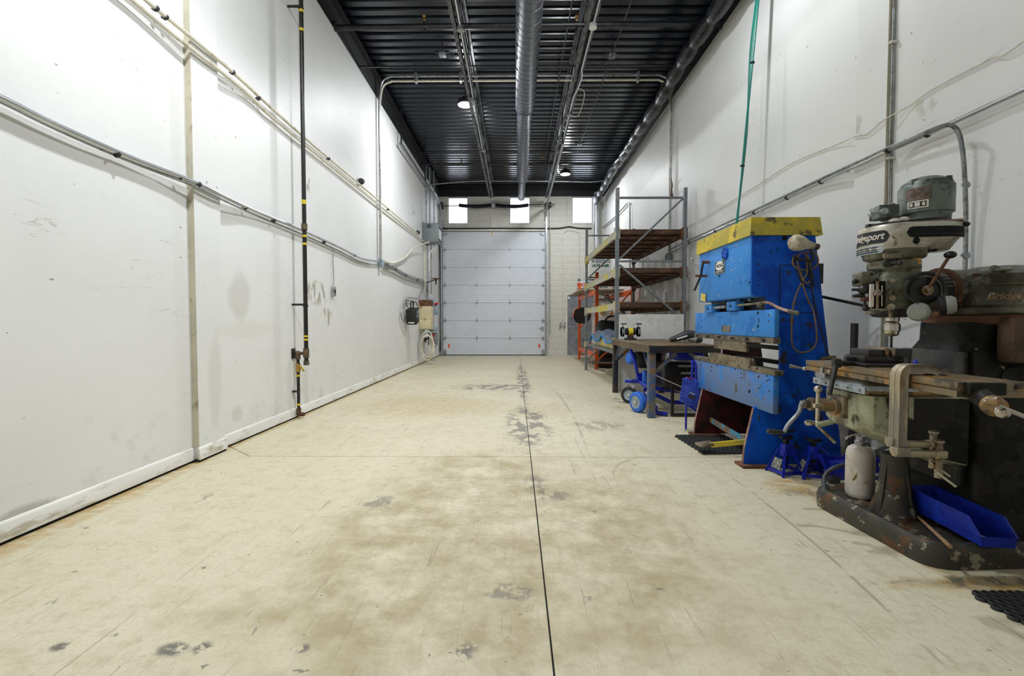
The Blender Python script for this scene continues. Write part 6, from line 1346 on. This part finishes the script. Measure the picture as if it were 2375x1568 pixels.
# two clamps gripping the table edge
def gclamp(lab, dy, dz=0):
    def Q(x, y, a_=None): return onY(x, y, 2.12+dy)
    t = thing('g_clamp', lab, 'clamp', (1.78, 2.12+dy, .545), group='steel clamps on the table edge')
    o = V((1.725, 2.12+dy, 0)); z1, z0 = zt2+.035, .572+dz
    prof = [o+V((.20, 0, zt2+.012)), o+V((.16, 0, zt2+.014)), o+V((.12, 0, zt2+.026)), o+V((.04, 0, zt2+.030)), o+V((.012, 0, zt2+.022)), o+V((0, 0, zt2-.01)), o+V((.0, 0, .80)), o+V((.0, 0, z0+.04)), o+V((-.0, 0, z0))]
    pts = smooth_pts(prof, 4); b = B()
    rg = []
    for i, p in enumerate(pts):
        d = (pts[min(i+1, len(pts)-1)]-pts[max(i-1, 0)]).normalized(); nrm = V((0, 1, 0)).cross(d).normalized(); w_, t_ = .014, .019
        if i < 5: t_ = .010
        rg.append([p+nrm*t_+V((0, w_, 0)), p+nrm*t_-V((0, w_, 0)), p+nrm*t_*.5-V((0, w_*.55, 0)), p-nrm*t_*.5-V((0, w_*.55, 0)), p-nrm*t_-V((0, w_, 0)), p-nrm*t_+V((0, w_, 0)), p-nrm*t_*.5+V((0, w_*.55, 0)), p+nrm*t_*.5+V((0, w_*.55, 0))])
    b.loft(rg); b.build('frame', 'clamp_steel', t)
    B().bb(o+V((-.03, -.024, z0-.015)), o+V((.03, .024, z0+.02)), .006).bar(o+V((-.03, 0, z0-.01)), o+V((.19, 0, z0-.012)), .032, .030, .008).bb(o+V((.15, -.022, z0-.03)), o+V((.20, .022, z0+.006)), .008).build('lower_jaw', 'clamp_steel', t)
    b = B(); s0 = o+V((.175, 0, z0+.035)); s1 = o+V((.175, 0, z0-.10)); b.cyl(s0, s1, .0125, n=12)
    b.tube([s0+(s1-s0)*(k/96)+V((.0135*math.cos(k*PI/4), .0135*math.sin(k*PI/4), 0)) for k in range(97)], .003, n=4); b.build('screw', 'worn_steel', t)
    B().lathe([(.01, 0), (.019, .004), (.019, .014), (.012, .018)], s0, (0, 0, 1), 16).build('swivel_pad', 'worn_steel', t)
    B().cyl(s1+V((0, 0, .02)), s1+V((0, 0, -.02)), .016, n=14).build('screw_head', 'worn_steel', t)
    B().cyl(s1+V((-.02, -.01, .01)), s1+V((.05, -.03, -.05)), .006, n=8).build('tommy_bar', 'polished', t)
gclamp('steel clamp gripping the mill table edge, nearer of two', -.03); gclamp('steel clamp gripping the mill table edge, second behind the nearer one', .0, .035)
# ear defenders hung on the feed hub
mat('muff_grey', (.25, .26, .23), .35, c2=(.3, .31, .28), a2=.3)
UMat = Matrix.Translation(UO) @ Matrix.Rotation(UR, 4, 'Z')
em_ = thing('ear_defenders', 'pair of grey green ear defenders hanging on the mill feed hub', 'ear defenders', UMat @ uq(2146, 720, -.17))
def eb_(b, nm, m): bmesh.ops.transform(b.bm, matrix=UMat, verts=b.bm.verts); return b.build(nm, m, em_)
hubq = uq(2146, 674, -.15)
c1_, c2_ = uq(2133, 723, -.20), uq(2183, 709, -.19)
eb_(B().tube([c1_+V((0, .03, .05)), hubq+V((-.085, .0, -.02)), hubq+V((-.075, .0, .05)), hubq+V((0, .0, .088)), hubq+V((.07, .0, .055)), hubq+V((.09, .0, -.02)), c2_+V((.02, .02, .04))], .010, n=8, sm=5), 'headband', 'rubber_black')
for c, ax_ in ((c1_, V((-.8, -1, -.1))), (c2_, V((1, -.5, .1)))):
    ax_.normalize(); eb_(B().lathe([(.02, -.012), (.046, -.01), (.048, .005), (.046, .016)], c, ax_, 22), 'cushion', 'rubber_black')
    b = B().lathe([(.045, .014), (.047, .02), (.044, .04), (.034, .054), (.005, .058)], c, ax_, 22); eb_(b, 'ear_cup', 'muff_grey')
    eb_(B().tube([c+ax_*.03+V((0, 0, .05)), c+ax_*.05+V((0, 0, .03)), c+ax_*.045+V((.02, -.02, -.01))], .005, n=6, sm=3), 'yoke', 'rubber_black')
# white cylinder standing in the tray
q = onZ(1993, 1152, .085)
wc = thing('white_cylinder', 'small white gas cylinder with valve standing on the mill base', 'cylinder', (q.x, q.y, .085))
r = .5*57*q.y/1080
def wb(b, nm, m): return b.build(nm, m, wc, True)
wb(B().lathe([(r*.5, 0), (r*.85, .004), (r*.98, .02), (r, .035), (r, .25), (r*.97, .275), (r*.85, .30), (r*.6, .315), (r*.4, .32)], n=30), 'bottle', 'tank_white')
wb(B().lathe([(r*.4, .318), (.032, .325), (.034, .345), (.026, .35), (.024, .375), (.01, .38)], n=18), 'valve', 'galvanised')
wb(B().tube([(.02, 0, .375), (-.03, -.01, .385), (-.08, -.02, .378), (-.11, -.03, .365)], .006, n=8, sm=4), 'valve_lever', 'tank_white')
wb(B().tube([(.03, 0, .35), (.06, 0, .30), (.08, 0, .22), (.10, 0, .16)], .004, n=6, sm=3), 'chain', 'dark_metal')
wb(B().prism([(-.055, -.05, .17), (-.085, -.052, .12), (-.072, -.05, .115), (-.05, -.05, .14)], (0, -.001, 0)), 'paper_tag', 'card_yellow')
single(B().tube([onZ(1909, 1142, .10)+V((.01, .0, .0)), onY(1913, 1105, 2.98), onY(1935, 1085, 2.98), onY(1970, 1075, 3.0), onY(2020, 1052, 3.1), onY(2060, 1035, 3.2)], .014, n=10, sm=5), 'grey_hose', 'dark_plastic', 'thick grey hose curling up from the mill base behind white cylinder', 'hose')
# blue parts bin
n0, n1 = onZ(2278, 1268, .119), onZ(2336, 1264, .119); f0_ = onZ(2120, 1182, .119); ang = math.atan2(f0_.x-n0.x, f0_.y-n0.y)
bn_ = thing('blue_parts_bin', 'long blue plastic parts bin with sloped front on mill base', 'bin', (n0.x, n0.y, .119), -ang)
wB, LB, hB = (n1-n0).length*1.0, .50, .115
def bb2(b, nm): return b.build(nm, 'bin_blue', bn_, True)
th2 = .003
side = [(0, .0, 0), (0, -.0, .045), (0, .07, hB), (0, LB, hB), (0, LB-.02, 0)]
for x in (0, wB): bb2(B().prism([(x+(.012 if p[2] > .04 else 0)*(1 if x else -1)*(.6), p[1], p[2]) for p in side], (th2 if x else -th2, 0, 0)), 'side_wall')
bb2(B().bb((0, 0, 0), (wB, LB-.02, th2)), 'bottom'); bb2(B().bb((-.004, -.002, 0), (wB+.004, .002, .046)), 'front_lip'); bb2(B().prism([(-.006, LB-.02, 0), (wB+.006, LB-.02, 0), (wB+.008, LB, hB), (-.008, LB, hB)], (0, th2, 0)), 'back_wall')
for x, s in ((-.011, -1), (wB+.011, 1)): bb2(B().bar((x, .07, hB), (x, LB, hB), .012, .005), 'top_rim'); bb2(B().bar((x*.8 if s < 0 else x, -.0, .045), (x, .07, hB), .010, .004), 'slope_rim')
B().box((wB*.4, .07, .012), (.05, .02, .006), (0, 0, .5)).build('scrap_piece', 'tank_white', bn_, True)
a, c = onZ(2122, 1192, .10), onZ(2204, 1268, .128); a.z = .10
single(B().cyl(a, c, .0075, .009, n=12), 'wooden_stick', 'wood', 'thin wooden stick lying on the mill base beside the blue bin', 'stick')
single(B().lathe([(.003, 0), (.011, .004), (.011, .03), (.006, .045), (.003, .048)], MO+Matrix.Rotation(MR, 3, 'Z') @ V((.06, -.25, zt2)), (0, 0, 1), 12), 'tiny_blue_cap', 'machine_blue', 'tiny blue cap standing on the mill table near column', 'loose_cap')  # only a tiny loose blue cap
